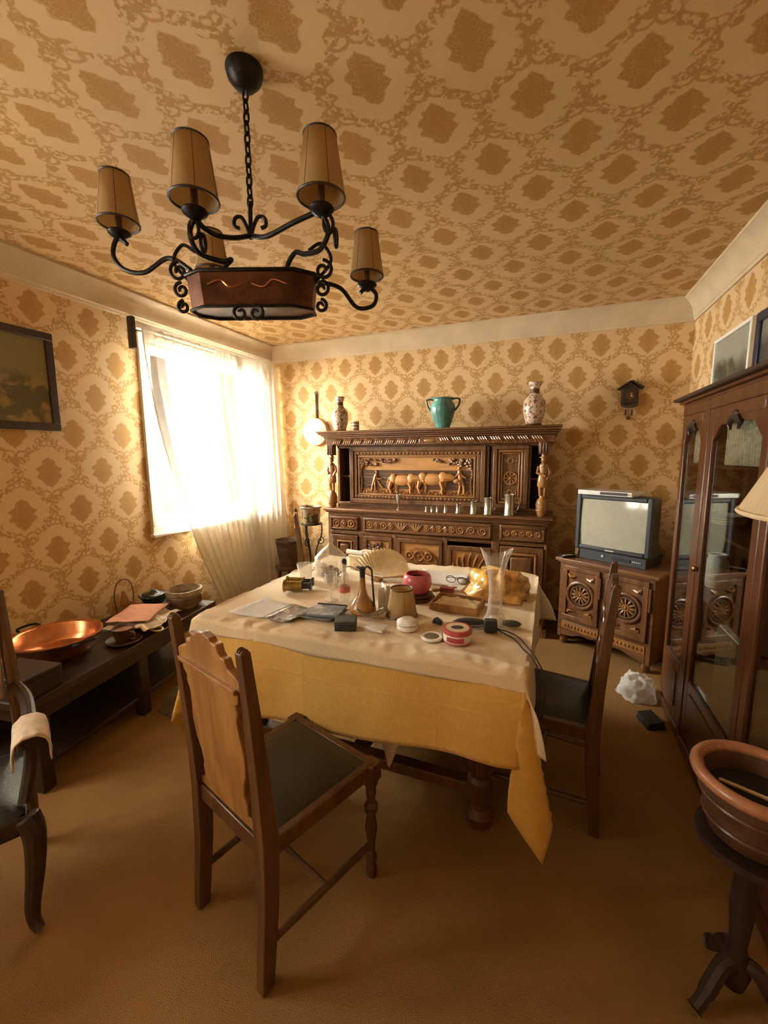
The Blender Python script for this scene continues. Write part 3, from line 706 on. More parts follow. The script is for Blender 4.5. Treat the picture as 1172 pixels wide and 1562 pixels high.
leg_prof = [(.035, 0), (.055, .008), (.058, .05), (.035, .075), (.032, .10), (.050, .13), (.050, .20), (.036, .215), (.040, .24), (.075, .29), (.088, .36), (.080, .43), (.045, .49), (.038, .51), (.055, .53), (.055, .63)]
for sx in (-1, 1):
    for sy in (-1, 1):
        lg = MB().lathe(leg_prof, 20, TR(sx*(hx-.16), sy*(hyy-.20), 0)).build('leg', 'chair_dark', tb)
        c = MB()
        for k in range(10):
            a = 2*PI*k/10; P = lambda r, z: (sx*(hx-.16)+r*math.cos(a), sy*(hyy-.20)+r*math.sin(a), z)
            c.tube([P(.05, .25), P(.085, .32), P(.092, .38), P(.07, .45)], [.006, .013, .013, .006], 6)
        c.build('carved_gadroons', 'chair_dark', lg)
for sy in (-1, 1): MB().box(-hx+.16, hx-.16, sy*(hyy-.20)-.03, sy*(hyy-.20)+.03, .135, .185).build('stretcher', 'chair_dark', tb, bevel=.006)
b = MB(); b.box(-.035, .035, -hyy+.2, hyy-.2, .14, .18); b.build('stretcher', 'chair_dark', tb, bevel=.006)
def make_cloth(name, mat, ex0, ex1, ey0, ey1, z, step, wr, flare, fold, seed, rnd=.02, puff=0.010, flap=False, tilt=0.0, long=0.0, xr=0.0):
    """a cloth laid on the table: overhang ex0.. on each side; points past the edge hang down"""
    def pt(x, y):
        cx = min(max(x, TX0), TX1); cy = min(max(y, TY0), TY1)
        dx, dy = x-cx, y-cy; d = math.hypot(dx, dy)
        nz = noise.noise(Vector((x*5.2, y*5.2, seed)))*.35+.30*(.55-2*abs(noise.noise(Vector((x*9, y*7, seed+3)))))+noise.noise(Vector((x*24, y*24, seed+7)))*.16
        if d < 1e-6: return (x, y, z+wr*max(0, nz+.35)*(.20+.80*min(1, max(0, (TY0+.135-y)/.10))))
        ux, uy = dx/d, dy/d
        along = (x if abs(uy) > abs(ux) else y)
        corner = min(1.0, min(abs(dx), abs(dy))/(.10+1e-6))
        out = puff+d*(.045+flare*corner) + fold*min(1, d/.25)*math.sin(along*13+seed*2+1.2*math.sin(along*5))*(1-corner*.6) + .006*nz
        if corner > 0:
            ang = math.atan2(abs(dy), abs(dx)); out += d*.10*corner*math.sin(ang*4+seed)
        r = min(d, .03); drop = d-.35*r
        if flap and dx > 0 and dy < 0:                    # the corner towards us folds into a hanging flap
            ph = math.degrees(math.atan2(-dy, dx)); ks = ((0, 0), (28, 12), (45, 5.7), (60, -5), (75, -6), (90, 0)); i_ = max(k for k in range(5) if ph >= ks[k][0]-1e-6); g = math.radians(ks[i_][1]+(ks[i_+1][1]-ks[i_][1])*(ph-ks[i_][0])/(ks[i_+1][0]-ks[i_][0])); d *= 1+long*math.sin(math.radians(2*ph)); drop = d-.35*r
            th = math.radians(-14 if ph > 45 else -14+(45-ph)*1.6); lat = d*math.sin(g)
            back = 0 if ph > 30 else .02*(30-ph)/30
            return (cx+puff+lat*math.cos(th)+.3*back, cy-puff*1.2+lat*math.sin(th)+back-.020*math.sin(PI*min(1, max(0, (ph-40)/50))), z-drop*math.cos(g))
        return (cx+ux*out, cy+uy*out, z+wr*max(0, nz+.35)*max(0, 1-d/.04)-drop)
    x0, x1, y0, y1 = TX0-ex0, TX1+ex1, TY0-ey0, TY1+ey1
    nu, nv = int((x1-x0)/step)+1, int((y1-y0)/step)+1
    def fn(u, v):
        q_ = min(1, max(0, (v-.20)/.14)); xb = x1-xr*q_*q_*(3-2*q_); x = x0+(xb-x0)*u; ya = y0+tilt*u; y = ya+(y1-ya)*v
        e = rnd*noise.noise(Vector((x*3.1, y*3.1, seed+11)))
        if u < 1e-6 or u > 1-1e-6: x += e
        if v < 1e-6 or v > 1-1e-6: y += e
        return pt(x, y)
    return MB().grid(fn, nu, nv).build(name, mat, smooth=80, solid=.0015)
yc = make_cloth('yellow_tablecloth', 'yellow_cloth', .33, .34, .43, .33, TZ+.002, .020, .000, .17, .012, 2.0, .008, .006, True, .13, .45, .075)
tag(yc, 'golden yellow damask tablecloth with a long hanging corner, under the beige cloth', 'tablecloth')
bc = make_cloth('beige_tablecloth', 'beige_cloth', .04, .27, .062, .10, TZ+.008, .0105, .036, .35, .010, 5.0, .020, .012)
tag(bc, 'crumpled beige cotton cloth spread over the yellow tablecloth', 'tablecloth')
def under(u, v):
    x = -.78+.34*u*(1-.55*v)+.15*v; zz = .722-.48*v*(1-.9*abs(u-.5)*.9)
    return (x, TY0+.045+.02*math.sin(u*7)+.02*v, zz)
tag(MB().grid(under, 14, 14).build('under_cloth', 'pale_cloth', smooth=80, solid=.002), 'pale linen cloth corner hanging below the yellow tablecloth', 'cloth')

# ------------------------------------------------------------------ dining chairs
def turned(z0, z1, r):
    h = z1-z0
    P = [(.55, 0), (.75, .02), (.75, .10), (.5, .13), (.8, .17), (.8, .20), (.5, .23), (.62, .36), (.9, .48), (.62, .56), (.5, .60), (.95, .63), (.95, .68), (.55, .71), (.75, .80), (.55, .84), (.85, .86), (1.0, .88), (1.0, 1.0)]
    return [(r*a, z0+h*t) for a, t in P]
def chair(label, loc, rz, mats=('oak', 'chair_dark')):
    t = thing('dining_chair', label, 'chair', loc, rz, 'carved dining chairs')
    A, B = mats
    fx, rx_, fyy, ry = .200, .180, .205, -.215
    for s in (-1, 1):
        # rear post, one piece from foot to top
        P = [(s*rx_, ry-.015, 0), (s*rx_, ry+.006, .25), (s*rx_, ry+.012, .45), (s*(rx_+.002), ry, .62), (s*(rx_+.005), ry-.018, .85), (s*(rx_+.007), ry-.035, 1.02)]
        o = MB(); hw = [(.017, .020), (.020, .024), (.023, .026), (.020, .021), (.017, .017), (.015, .014)]
        vs = []
        for (x, y, z), (a, c) in zip(P, hw): vs += [(x-a, y-c, z), (x+a, y-c, z), (x+a, y+c, z), (x-a, y+c, z)]
        n = len(P); fs = [(0, 3, 2, 1), tuple(4*(n-1)+k for k in range(4))]
        for i in range(n-1):
            for k in range(4): fs.append((4*i+k, 4*i+(k+1) % 4, 4*i+4+(k+1) % 4, 4*i+4+k))
        o.add(vs, fs); x, y, z = P[-1]
        for k in (-1, 0, 1): o.ball(x+k*.0095, y, z, .006, .014, .010, None, 6, 4)
        o.build('leg', B, t, bevel=.003)
        lg = MB().lathe(turned(0, .42, .026), 14, TR(s*fx, fyy, 0)).box(s*fx-.026, s*fx+.026, fyy-.026, fyy+.026, .385, .448).build('leg', B, t)
    r = MB(); r.box(-fx, fx, fyy-.014, fyy+.014, .395, .450).box(-rx_, rx_, ry-.004, ry+.026, .395, .450)
    for s in (-1, 1): r.add([(s*fx-.013, fyy, .395), (s*fx+.013, fyy, .395), (s*rx_+.013, ry, .395), (s*rx_-.013, ry, .395), (s*fx-.013, fyy, .450), (s*fx+.013, fyy, .450), (s*rx_+.013, ry, .450), (s*rx_-.013, ry, .450)],
        [(0, 3, 2, 1), (4, 5, 6, 7), (0, 1, 5, 4), (1, 2, 6, 5), (2, 3, 7, 6), (3, 0, 4, 7)])
    r.build('seat_rail', B, t, bevel=.004)
    def seat(u, v):
        x = (u-.5)*2; y = (v-.5)*2; w_ = fx-.006+(rx_-fx)*(1-v)
        return (x*w_, (fyy-.012)*v+(ry+.02)*(1-v), .448+.020*max(0, (1-abs(x)**4))*max(0, (1-abs(y)**4)))
    so = MB().grid(seat, 18, 18).build('seat_cushion', 'leather', t, smooth=80)
    for s in (-1, 1): MB().tube([(s*fx, fyy, .13), (s*rx_, ry, .13)], .012, 8).build('stretcher', B, t)
    MB().tube([(-(fx+rx_)/2, 0, .13), ((fx+rx_)/2, 0, .13)], .011, 8).build('stretcher', B, t)
    # back splat: wavy board leaning with the posts, crest and moulding
    lean = lambda z: ry+.012-.045*max(0, (z-.47)/.55)
    half = [(.045, .47), (.085, .485), (.120, .50), (.122, .54), (.112, .56), (.118, .60), (.135, .64), (.142, .70), (.132, .76), (.128, .80), (.140, .83), (.134, .85), (.150, .865), (.155, .90)]
    def board(h, y0, y1, name, mat, bev=.004):
        poly = [(x, z) for x, z in h] + [(-x, z) for x, z in reversed(h)]
        n = len(poly); vs = [(x, lean(z)+y0, z) for x, z in poly]+[(x, lean(z)+y1, z) for x, z in poly]
        fs = [tuple(range(n)), tuple(reversed(range(n, 2*n)))]+[(i, i+n, (i+1) % n+n, (i+1) % n) for i in range(n)]
        return MB().add(vs, fs).build(name, mat, t, bevel=bev, smooth=0)
    board(half, -.014, .014, 'back_splat', A)
    board([(rx_-.005, .90), (rx_-.005, .925), (rx_-.03, .94), (.115, .950), (.105, .975), (.085, .975), (.075, .985), (.070, 1.005), (.045, 1.005), (.035, 1.015), (0, 1.020)], -.012, .012, 'crest_rail', A)
    board([(.155, .893), (.155, .908)], -.024, .014, 'back_moulding', A, .003)
    board([(rx_-.01, .455), (rx_-.01, .475), (.12, .49), (.06, .478)], -.010, .012, 'lower_rail', A, .003)
    c = MB()
    for s in (-1, 1):
        c.tube(spiral((s*.06, lean(.84)+.014, .84), .006, .040, 90, 90-s*480, 20), .006, 6)
        c.tube(smooth_pts([(s*.02, lean(.55)+.014, .55), (s*.08, lean(.62)+.014, .62), (s*.03, lean(.70)+.014, .70), (s*.09, lean(.78)+.014, .78)]), .006, 6)
    c.ball(0, lean(.7)+.012, .70, .03, .012, .06); c.build('carved_relief', B, t)
    return t
chair('golden oak dining chair with dark leather seat, its back towards us before the table', (-.788, 1.078, 0), -18)
chair('dark dining chair drawn up to the right side of the table', (.015, 1.885, 0), 90-6, ('chair_dark', 'chair_dark'))
chair('brown dining chair behind the table in the corner by the curtain', (-1.80, 3.16, 0), -57, ('oak', 'chair_dark'))

# ------------------------------------------------------------------ glazed china cabinet on the right wall
CX, CY0, CY1, CH = .690, 1.42, 2.83, 1.755
cc = thing('china_cabinet', 'tall red-brown cabinet with glazed doors along the right wall', 'cabinet', (XR-.005, (CY0+CY1)/2, 0))
def K(x): return x-(XR-.005)
def KY(y): return y-(CY0+CY1)/2
kf = K(CX)
b = MB(); b.box(-.018, 0, KY(CY0), KY(CY1), .05, CH).box(kf, -.018, KY(CY0), KY(CY0)+.02, .05, CH).box(kf, -.018, KY(CY1)-.02, KY(CY1), .05, CH).box(kf, -.018, KY(CY0), KY(CY1), .05, .09).box(kf+.02, -.018, KY(CY0), KY(CY1), CH-.02, CH)
b.build('carcass', 'cherry', cc, bevel=.003)
b = MB(); b.box(kf-.012, 0, KY(CY0)-.012, KY(CY1)+.012, 0, .06); b.build('plinth', 'cherry', cc, bevel=.005)
b = MB()
for d, z0, z1 in ((.010, CH-.01, CH+.012), (.030, CH+.012, CH+.026)): b.box(kf-d, 0, KY(CY0)-d, KY(CY1)+d, z0, z1)
b.build('cornice_moulding', 'cherry', cc, bevel=.004)
MB().box(kf-.055, 0, KY(CY0)-.055, KY(CY1)+.055, CH+.026, CH+.045).build('cornice_top', 'ebony', cc, bevel=.005)
for i, z in enumerate((.42, .78, 1.12, 1.43)): MB().box(kf+.03, -.018, KY(CY0)+.02, KY(CY1)-.02, z, z+.014).build('shelf', 'cherry', cc)
def glazed(y0, y1, z0, z1, name, st=.045, mid=None):
    """leaf in the plane x = kf, from y0 (near) to y1 (far)"""
    a, c = KY(y0), KY(y1); f = MB()
    f.box(kf-.012, kf+.014, a, a+st, z0, z1).box(kf-.012, kf+.014, c-st, c, z0, z1).box(kf-.012, kf+.014, a+st, c-st, z0, z0+.30).box(kf-.012, kf+.014, a+st, c-st, z1-.05, z1)
    leaf = f.build(name, 'cherry', cc, bevel=.004)
    MB().box(kf-.001, kf+.003, a+st, c-st, z0+.30, z1-.05).build('glass_pane', 'cab_glass', leaf, smooth=0)
    n = 20; mp = []
    for k in range(n+1):
        u_ = k/n; mp.append((a+st+(c-a-2*st)*u_, z1-.05-.085*(abs(2*u_-1)**1.6)*(1 if abs(2*u_-1) > .12 else 1)-.012*math.cos(u_*PI*6)))
    poly = [(a+st, z1-.045), (c-st, z1-.045)] + list(reversed(mp))
    vs = [(kf-.010, y, z) for y, z in poly]+[(kf+.008, y, z) for y, z in poly]; n = len(poly)
    MB().add(vs, [tuple(range(n)), tuple(reversed(range(n, 2*n)))]+[(i, i+n, (i+1) % n+n, (i+1) % n) for i in range(n)]).build('arched_valance', 'cherry', leaf, smooth=0)
    o = MB(); ym = (a+c)/2
    for s in (-1, 1): o.tube([(kf-.014, ym+s*v[0], z1+v[1]) for v in ((.0, -.055), (.03, -.06), (.055, -.085), (.04, -.105))], [.012, .014, .010, .005], 7)
    o.ball(kf-.014, ym, z1-.05, .010, .03, .022); o.build('carved_ornament', 'ebony', leaf)
    p = MB(); p.box(kf-.018, kf-.010, a+st+.03, c-st-.03, z0+.05, z0+.25); p.build('raised_panel', 'cherry', leaf, bevel=.006)
    return leaf
glazed(2.455, 2.825, .09, 1.70, 'side_leaf', .05)
dl = glazed(1.80, 2.40, .09, 1.70, 'door', .055)
glazed(1.42+.02, 1.795, .09, 1.70, 'side_leaf', .05)
b = MB(); b.box(kf-.016, kf+.014, KY(2.40), KY(2.455), .06, 1.75).box(kf-.014, kf+.014, KY(CY0), KY(CY1), 1.70, 1.755); b.build('front_posts', 'cherry', cc, bevel=.005)
MB().lathe([(.006, 0), (.014, .008), (.016, .018), (.008, .026)], 12, TR(kf-.012, KY(2.37), .95) @ RY(-90)).build('knob', 'brass', dl)
# contents
def pleat(u, v): return (.722+.009*math.sin(u*2*PI*16), 2.30-.44*u, 1.448+.185*v)  # pale cloth stands in for the bright striped reflection in the panes
tag(MB().grid(pleat, 130, 3).build('reflection_cloth', 'white_cloth', smooth=80, solid=.002), 'pale pleated cloth added as the bright reflection in the china cabinet door glass', 'cloth')
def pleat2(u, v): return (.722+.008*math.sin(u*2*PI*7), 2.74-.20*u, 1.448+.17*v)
tag(MB().grid(pleat2, 60, 3).build('reflection_cloth', 'white_cloth', smooth=80, solid=.002), 'pale pleated cloth added as the bright reflection in the narrow far cabinet pane', 'cloth')
plp = MB().lathe([(.04, 0), (.05, .004), (.09, .012), (.088, .015), (.05, .008), (0.001, .007)], 24, None, False).build('dinner_plate', 'paper', smooth=60)
tag(plp, 'lowest white plate of the stack in the china cabinet', 'plate', 'plates in the china cabinet'); plp.location = (.85, 2.64, 1.135)
for k in range(1, 4):
    o = share(plp, 'dinner_plate', None, (.85, 2.64, 1.135+k*.012)); o['label'] = ('', 'second white plate from the bottom of the stack in the china cabinet', 'third white plate from the bottom of the stack in the china cabinet', 'topmost white plate of the stack in the china cabinet')[k]
jp = MB().lathe([(.04, 0), (.055, .02), (.062, .09), (.05, .14), (.038, .16), (.042, .18), (.038, .18), (.034, .16), (.045, .14), (.055, .09), (.001, .02)], 24, None, False).build('porcelain_jar', 'paper', smooth=60)
tag(jp, 'pale porcelain jar on a middle shelf behind the far pane', 'jar'); jp.location = (.84, 2.65, .795)
bk = thing('standing_box', 'grey-brown box file standing behind the glass door of the china cabinet', 'box', (.83, 2.12, .434))
MB().box(-.09, .09, -.13, .13, 0, .29).build('box', plain('drab card', (.13, .10, .06), .7), bk, bevel=.004)
MB().box(-.085, .085, -.125, .125, .29, .296).build('paper_edge', 'paper', bk)
gb = MB().lathe([(.05, 0), (.08, .03), (.10, .09), (.097, .09), (.076, .034), (.001, .012)], 24, None, False).build('glass_bowl', 'vase_glass', smooth=60)
tag(gb, 'cut glass bowl on a lower shelf of the china cabinet', 'bowl'); gb.location = (.83, 2.63, .435)
# ------------------------------------------------------------------ low bench under the window wall and what lies on it
BRZ = 8.9; BZ = .46
bn = thing('low_bench', 'long dark wooden bench along the left wall, cluttered with household things', 'bench', (-2.365, 1.58, 0), BRZ)
BT = Matrix.Translation(bn.location) @ RZ(BRZ)
def onb(px, py, z=BZ):                                   # world point on the bench top from local coordinates
    return tuple(BT @ Vector((px, py, z)))
hw, hl = .255, .66
for k in range(3): MB().box(-hw+k*.171, -hw+k*.171+.169, -hl, hl, BZ-.035, BZ).build('plank', 'ebony', bn, bevel=.004)
b = MB(); b.box(-hw+.03, hw-.03, -hl+.04, hl-.04, BZ-.12, BZ-.035); b.build('apron', 'ebony', bn, bevel=.004)
for sx in (-1, 1):
    for sy in (-1, 0, 1): MB().box(sx*(hw-.055)-.03, sx*(hw-.055)+.03, sy*(hl-.08)-.03, sy*(hl-.08)+.03, 0, BZ-.12).build('leg', 'ebony', bn, bevel=.004)
MB().box(-hw+.04, hw-.04, -hl+.06, hl-.06, .10, .125).build('lower_shelf', 'ebony', bn, bevel=.003)
MB().box(-hw+.03, -hw+.045, -hl+.06, hl-.06, .125, BZ-.12).build('back_board', 'ebony', bn)

bs = thing('copper_basin', 'large shallow copper basin with a bright inside on the bench', 'basin', onb(-.045, -.265))
MB().lathe([(.001, .012), (.13, .014), (.175, .05), (.196, .115), (.206, .118), (.206, .124), (.196, .126), (.182, .115), (.170, .055), (.128, .0), (.001, .0)], 36, SC(1, 1, 1), False).build('bowl', 'copper', bs, smooth=60)
for s in (-1, 1): MB().tube(smooth_pts([(s*.205, -.05, .11), (s*.25, -.04, .125), (s*.25, .04, .125), (s*.205, .05, .11)]), .007, 8).build('handle', 'iron', bs)
bx = thing('wooden_case', 'black rectangular wooden case at the near end of the bench', 'case', onb(.115, -.56), BRZ)
MB().box(-.12, .12, -.085, .085, 0, .075).build('case_body', 'ebony', bx, bevel=.004)
MB().box(-.122, .122, -.087, .087, .076, .10).build('lid', 'ebony', bx, bevel=.004)
MB().cbox(0, -.089, .078, .03, .006, .02).build('clasp', 'brass', bx)
cp = thing('coffee_cup', 'brown earthenware cup standing on its saucer on the bench', 'cup', onb(.165, -.055, BZ+.012))
MB().lathe([(.001, .006), (.036, .006), (.048, .03), (.056, .075), (.060, .078), (.052, .074), (.044, .034), (.001, .016)], 24, None, False).build('bowl', 'terracotta', cp, smooth=60)
MB().tube(smooth_pts([(.05, 0, .062), (.085, 0, .06), (.085, 0, .028), (.045, 0, .024)]), .006, 8).build('handle', 'terracotta', cp)
MB().lathe([(.001, .062), (.05, .062)], 20, None, False).build('coffee_surface', plain('pinkish brown fill', (.42, .22, .13), .5), cp)
sa = MB().lathe([(.001, .0), (.04, .0), (.06, .010), (.092, .018), (.090, .022), (.058, .014), (.001, .006)], 28, None, False).build('saucer', 'terracotta', smooth=60)
tag(sa, 'brown saucer under the earthenware cup on the bench', 'saucer'); sa.location = onb(.165, -.055)
def crumple(name, label, mat, loc, rz, sx, sy, amp, seed, n=34, edge=.03, lift=.008, cat='cloth'):
    def fn(u, v):
        x, y = (u-.5)*sx, (v-.5)*sy
        q = noise.noise(Vector((x*9, y*9, seed)))+.6*noise.noise(Vector((x*22, y*22, seed+2)))
        ex = edge*noise.noise(Vector((x*11, y*11, seed+5)))
        return (x*(1+ex*6), y+ex, lift+amp*(q+.9)*.55)
    o = MB().grid(fn, n, n).build(name, mat, smooth=80, solid=.0015)
    o.location = loc; o.rotation_euler = (0, 0, math.radians(rz)); return tag(o, label, cat)
crumple('lace_cloth', 'crumpled white lace cloth heaped on the bench', 'white_cloth', onb(.09, .175), BRZ+10, .29, .36, .062, 3.1)
crumple('pink_cloth', 'folded salmon pink cloth lying on the white lace cloth', 'pink_cloth', onb(.03, .20, BZ+.060), BRZ+18, .24, .30, .008, 8.2, 16, .01, .004)
lc_ = thing('loop_handle', 'small pale ring handle sticking out of the lace cloth', 'handle', onb(.235, .11))
MB().torus(0, 0, .016, .034, .006, 'z', u=24, v=8, sx=1.2, sy=.8).build('ring', 'cream', lc_)
MB().tube([(-.04, 0, .016), (-.09, .01, .02)], .006, 8).build('shank', 'cream', lc_)
hb = thing('hooped_basket', 'small wooden basket with a tall hoop handle against the wall', 'basket', onb(-.175, .305))
n = 6
MB().flat([(.055, -.05), (.055, .05), (-.05, .05), (-.05, -.05)], 0, .012).build('base', 'oak', hb)
for s in (-1, 1): MB().box(-.05, .055, s*.052-.004, s*.052+.004, 0, .07).build('side', 'oak', hb, bevel=.002)
MB().tube(smooth_pts([(0, -.058, .03), (0, -.066, .14), (0, -.045, .215), (0, 0, .238), (0, .045, .215), (0, .066, .14), (0, .058, .03)]), .0045, 7).build('hoop_handle', 'chair_dark', hb)
MB().prism([(-.045, .012), (.05, .012), (.005, .16), (-.012, .16)], -.006, .006, RZ(75)).build('wedge_board', 'oak', hb, bevel=.002)
db = thing('glazed_bowl', 'small dark green glazed bowl by the wall beyond the pink cloth', 'bowl', onb(-.12, .50))
MB().lathe([(.001, .01), (.04, .0), (.055, .012), (.085, .055), (.100, .075), (.096, .080), (.078, .060), (.045, .022), (.001, .02)], 24, None, False).build('bowl', plain('dark green glaze', (.018, .026, .020), .25), db, smooth=60)
MB().lathe([(.075, .078), (.078, .084), (.03, .098), (.02, .112), (.001, .116)], 20, None, False).build('lid', plain('dark green glaze lid', (.020, .032, .026), .25), db, smooth=60)
pt_ = thing('stoneware_pot', 'round grey-brown stoneware pot with a wide rim at the far end of the bench', 'pot', onb(.11, .52))
MB().lathe([(.001, .0), (.075, .0), (.105, .03), (.110, .062), (.095, .085), (.100, .092), (.118, .100), (.118, .128), (.108, .130), (.100, .11), (.088, .085), (.095, .06), (.001, .02)], 32, None, False).build('pot_body', plain('stoneware', (.30, .22, .14), .55, var=.2, scale=16), pt_, smooth=40)
MB().lathe([(.1115, .03), (.1135, .058), (.1055, .078)], 32, None, False).build('dark_band', 'terracotta', pt_, smooth=40)
def bag(name, label, mat, loc, r, h, seed, n=20, cat='bag', flat=1.0, rz=0):
    def fn(u, v):
        a = 2*PI*u; el = -PI/2*.2+v*(PI/2*1.2)
        q = 1+.28*noise.noise(Vector((math.cos(a)*2.1, math.sin(a)*2.1, v*3+seed)))+.14*noise.noise(Vector((math.cos(a)*5, math.sin(a)*5, v*7+seed)))
        rr = r*math.cos(max(el, 0))**.6*q if v < .98 else .002
        return (rr*math.cos(a)*flat, rr*math.sin(a), max(.002, h*max(0, math.sin(max(el, 0)))*q))
    o = MB().grid(fn, n*2, n, None, True).build(name, mat, smooth=80)
    o.location = loc; o.rotation_euler = (0, 0, math.radians(rz)); return tag(o, label, cat)
bag('plastic_bag', 'thin grey plastic bag on the carpet in front of the bench', 'grey_bag', (-1.99, 1.76, 0), .12, .12, 2.2)
bag('plastic_bag', 'crumpled white plastic bag on the carpet beside the china cabinet', 'plastic_bag', (.565, 2.86, 0), .105, .12, 9.4)
cs = MB().prism([(-.05, 0), (.05, 0), (.035, .05), (-.04, .04)], -.06, .06, RZ(20)).build('carton', plain('dark carton', (.03, .025, .02), .7), bevel=.003)
tag(cs, 'small dark carton on the carpet against the china cabinet', 'carton'); cs.location = (.585, 2.56, 0)

# ------------------------------------------------------------------ armchair at the left edge
ac = thing('armchair', 'dark wooden armchair with curved legs and pale padding at the left edge', 'armchair', (-1.735, .56, 0), -118)
for sx in (-1, 1):
    MB().tube(smooth_pts([(sx*.225, .19, .40), (sx*.240, .205, .34), (sx*.232, .20, .22), (sx*.215, .185, .10), (sx*.212, .19, .04), (sx*.225, .21, .012)], 6), [.030]+[.034-.0007*k for k in range(29)]+[.016], 10).build('leg', 'ebony', ac)
    MB().tube([(sx*.225, -.20, 0), (sx*.222, -.19, .40), (sx*.215, -.21, .70), (sx*.205, -.235, 1.02)], [.017, .022, .020, .016], 10).build('back_post', 'chair_dark', ac)
    MB().tube(smooth_pts([(sx*.225, .15, .42), (sx*.250, .12, .53), (sx*.255, .14, .62)], 6), .019, 8).build('arm_support', 'ebony', ac)
    MB().tube(smooth_pts([(sx*.218, -.20, .665), (sx*.25, -.05, .668), (sx*.258, .12, .655), (sx*.258, .20, .635)], 6), [.020]*14+[.026]*5, 10).build('arm_rest', 'ebony', ac)
b = MB(); b.box(-.23, .23, -.19, .20, .345, .405); b.build('seat_rail', 'ebony', ac, bevel=.008)
def aseat(u, v):
    x, y = (u-.5)*2, (v-.5)*2; return (x*.225, y*.20, .405+.055*(1-x**4)*(1-y**4))
MB().grid(aseat, 16, 16).build('seat_cushion', 'leather', ac, smooth=80)
MB().box(-.19, .19, -.232, -.190, .62, .98, RX(0)).build('back_pad', 'pale_cloth', ac, bevel=.015)
MB().tube([(-.21, -.235, 1.0), (0, -.245, 1.03), (.21, -.235, 1.0)], .020, 10).build('crest_rail', 'chair_dark', ac)
def drape(u, v):
    a = (u-.5)*2.3*PI/2; q = .004*noise.noise(Vector((u*9, v*9, 1)))
    r = .040+.012*abs(u-.5)
    return (-.258+(r+q)*math.sin(a)*1.0, .10+.15*v, .640+(r+q)*math.cos(a)-(.11*max(0, abs(u-.5)-.32)*2))
MB().grid(drape, 22, 10).build('arm_cover', 'pale_cloth', ac, smooth=80, solid=.004)

# ------------------------------------------------------------------ chandelier
ch = thing('chandelier', 'wrought-iron chandelier with copper trough and parchment shades hanging from the ceiling', 'chandelier', (-.915, 1.185, ZC))
def G(x, y, z): return (x+.915, y-1.185, z-ZC)
MB().lathe([(.012, -.060), (.03, -.052), (.050, -.030), (.056, -.008), (.055, 0)], 24).build('ceiling_canopy', 'iron', ch, smooth=50)
# chain links: one mesh shared
lk = MB().torus(0, 0, 0, .0140, .0036, 'y', u=16, v=6, sx=.62, sy=1.38).build('chain_link', 'iron', ch)
zt, zb, nl = -.058, -.385, 11
for k in range(nl):
    z = zt-(zt-zb)*(k+.5)/nl
    if k == 0: lk.location = (0, 0, z)
    else: share(lk, 'chain_link', ch, (0, 0, z), (0, 0, PI/2*(k % 2)))
# trough: long octagonal copper body along the axis at 22 degrees
AX = 21.0; bm_ = TR(.015, -.022, 2.004-ZC) @ RZ(AX)
Lh, Wd = .198, .066
octo = [(-Lh, -Wd*.45), (-Lh+.055, -Wd), (Lh-.055, -Wd), (Lh, -Wd*.45), (Lh, Wd*.45), (Lh-.055, Wd), (-Lh+.055, Wd), (-Lh, Wd*.45)]
b = MB(); n = 8
vs = [(x*.95, y*.90, -.050) for x, y in octo]+[(x, y, .050) for x, y in octo]+[(x*.94, y*.90, .050) for x, y in octo]+[(x*.90, y*.82, -.040) for x, y in octo]
fs = [tuple(range(8))]+[(i, (i+1) % 8, 8+(i+1) % 8, 8+i) for i in range(8)]+[(8+i, 8+(i+1) % 8, 16+(i+1) % 8, 16+i) for i in range(8)]+[(16+i, 16+(i+1) % 8, 24+(i+1) % 8, 24+i) for i in range(8)]+[tuple(range(24, 32))]
b.add(vs, fs, bm_).build('copper_trough', 'copper_dk', ch, smooth=0, bevel=.002)
b = MB(); b.tube([(x*1.01, y*1.01, .050) for x, y in octo], .006, 8, bm_, True); b.build('top_rim', 'iron', ch)
b = MB(); b.tube([(x*.96, y*.92, -.052) for x, y in octo], .005, 8, bm_, True); b.build('bottom_rim', 'iron', ch)
b = MB()
for s in (-1, 1): b.tube(smooth_pts([(s*.12, -Wd-.001, .008), (s*.08, -Wd-.003, .020), (s*.05, -Wd-.003, .0), (s*.015, -Wd-.002, .010)], 6), .0022, 5, bm_)
b.build('engraved_wave', 'copper', ch)
b = MB()
for s in (-1, 1): b.tube(spiral((s*.024, -Wd*.95, -.074), .024, .007, 100 if s > 0 else 80, 100-430 if s > 0 else 80+430, 22), .0055, 7, bm_)
b.build('bottom_scroll', 'iron', ch)
axv = (bm_ @ Vector((1, 0, 0))-bm_ @ Vector((0, 0, 0))).normalized()
for s in (-1, 1):
    b = MB()
    for z, r in ((.065, .030), (.010, .024), (-.040, .020)):
        b.tube(spiral((s*(Lh+r*.9), -.02, z), r, r*.25, 90 if s > 0 else 90, 90-s*470, 24), .0055, 7, bm_)
    b.tube(smooth_pts([(s*(Lh-.0), 0, .04), (s*(Lh+.05), 0, .10), (s*(Lh+.02), 0, .15), (s*(Lh-.02), 0, .13)], 6), .0055, 7, bm_)
    b.build('end_scrolls', 'iron', ch)
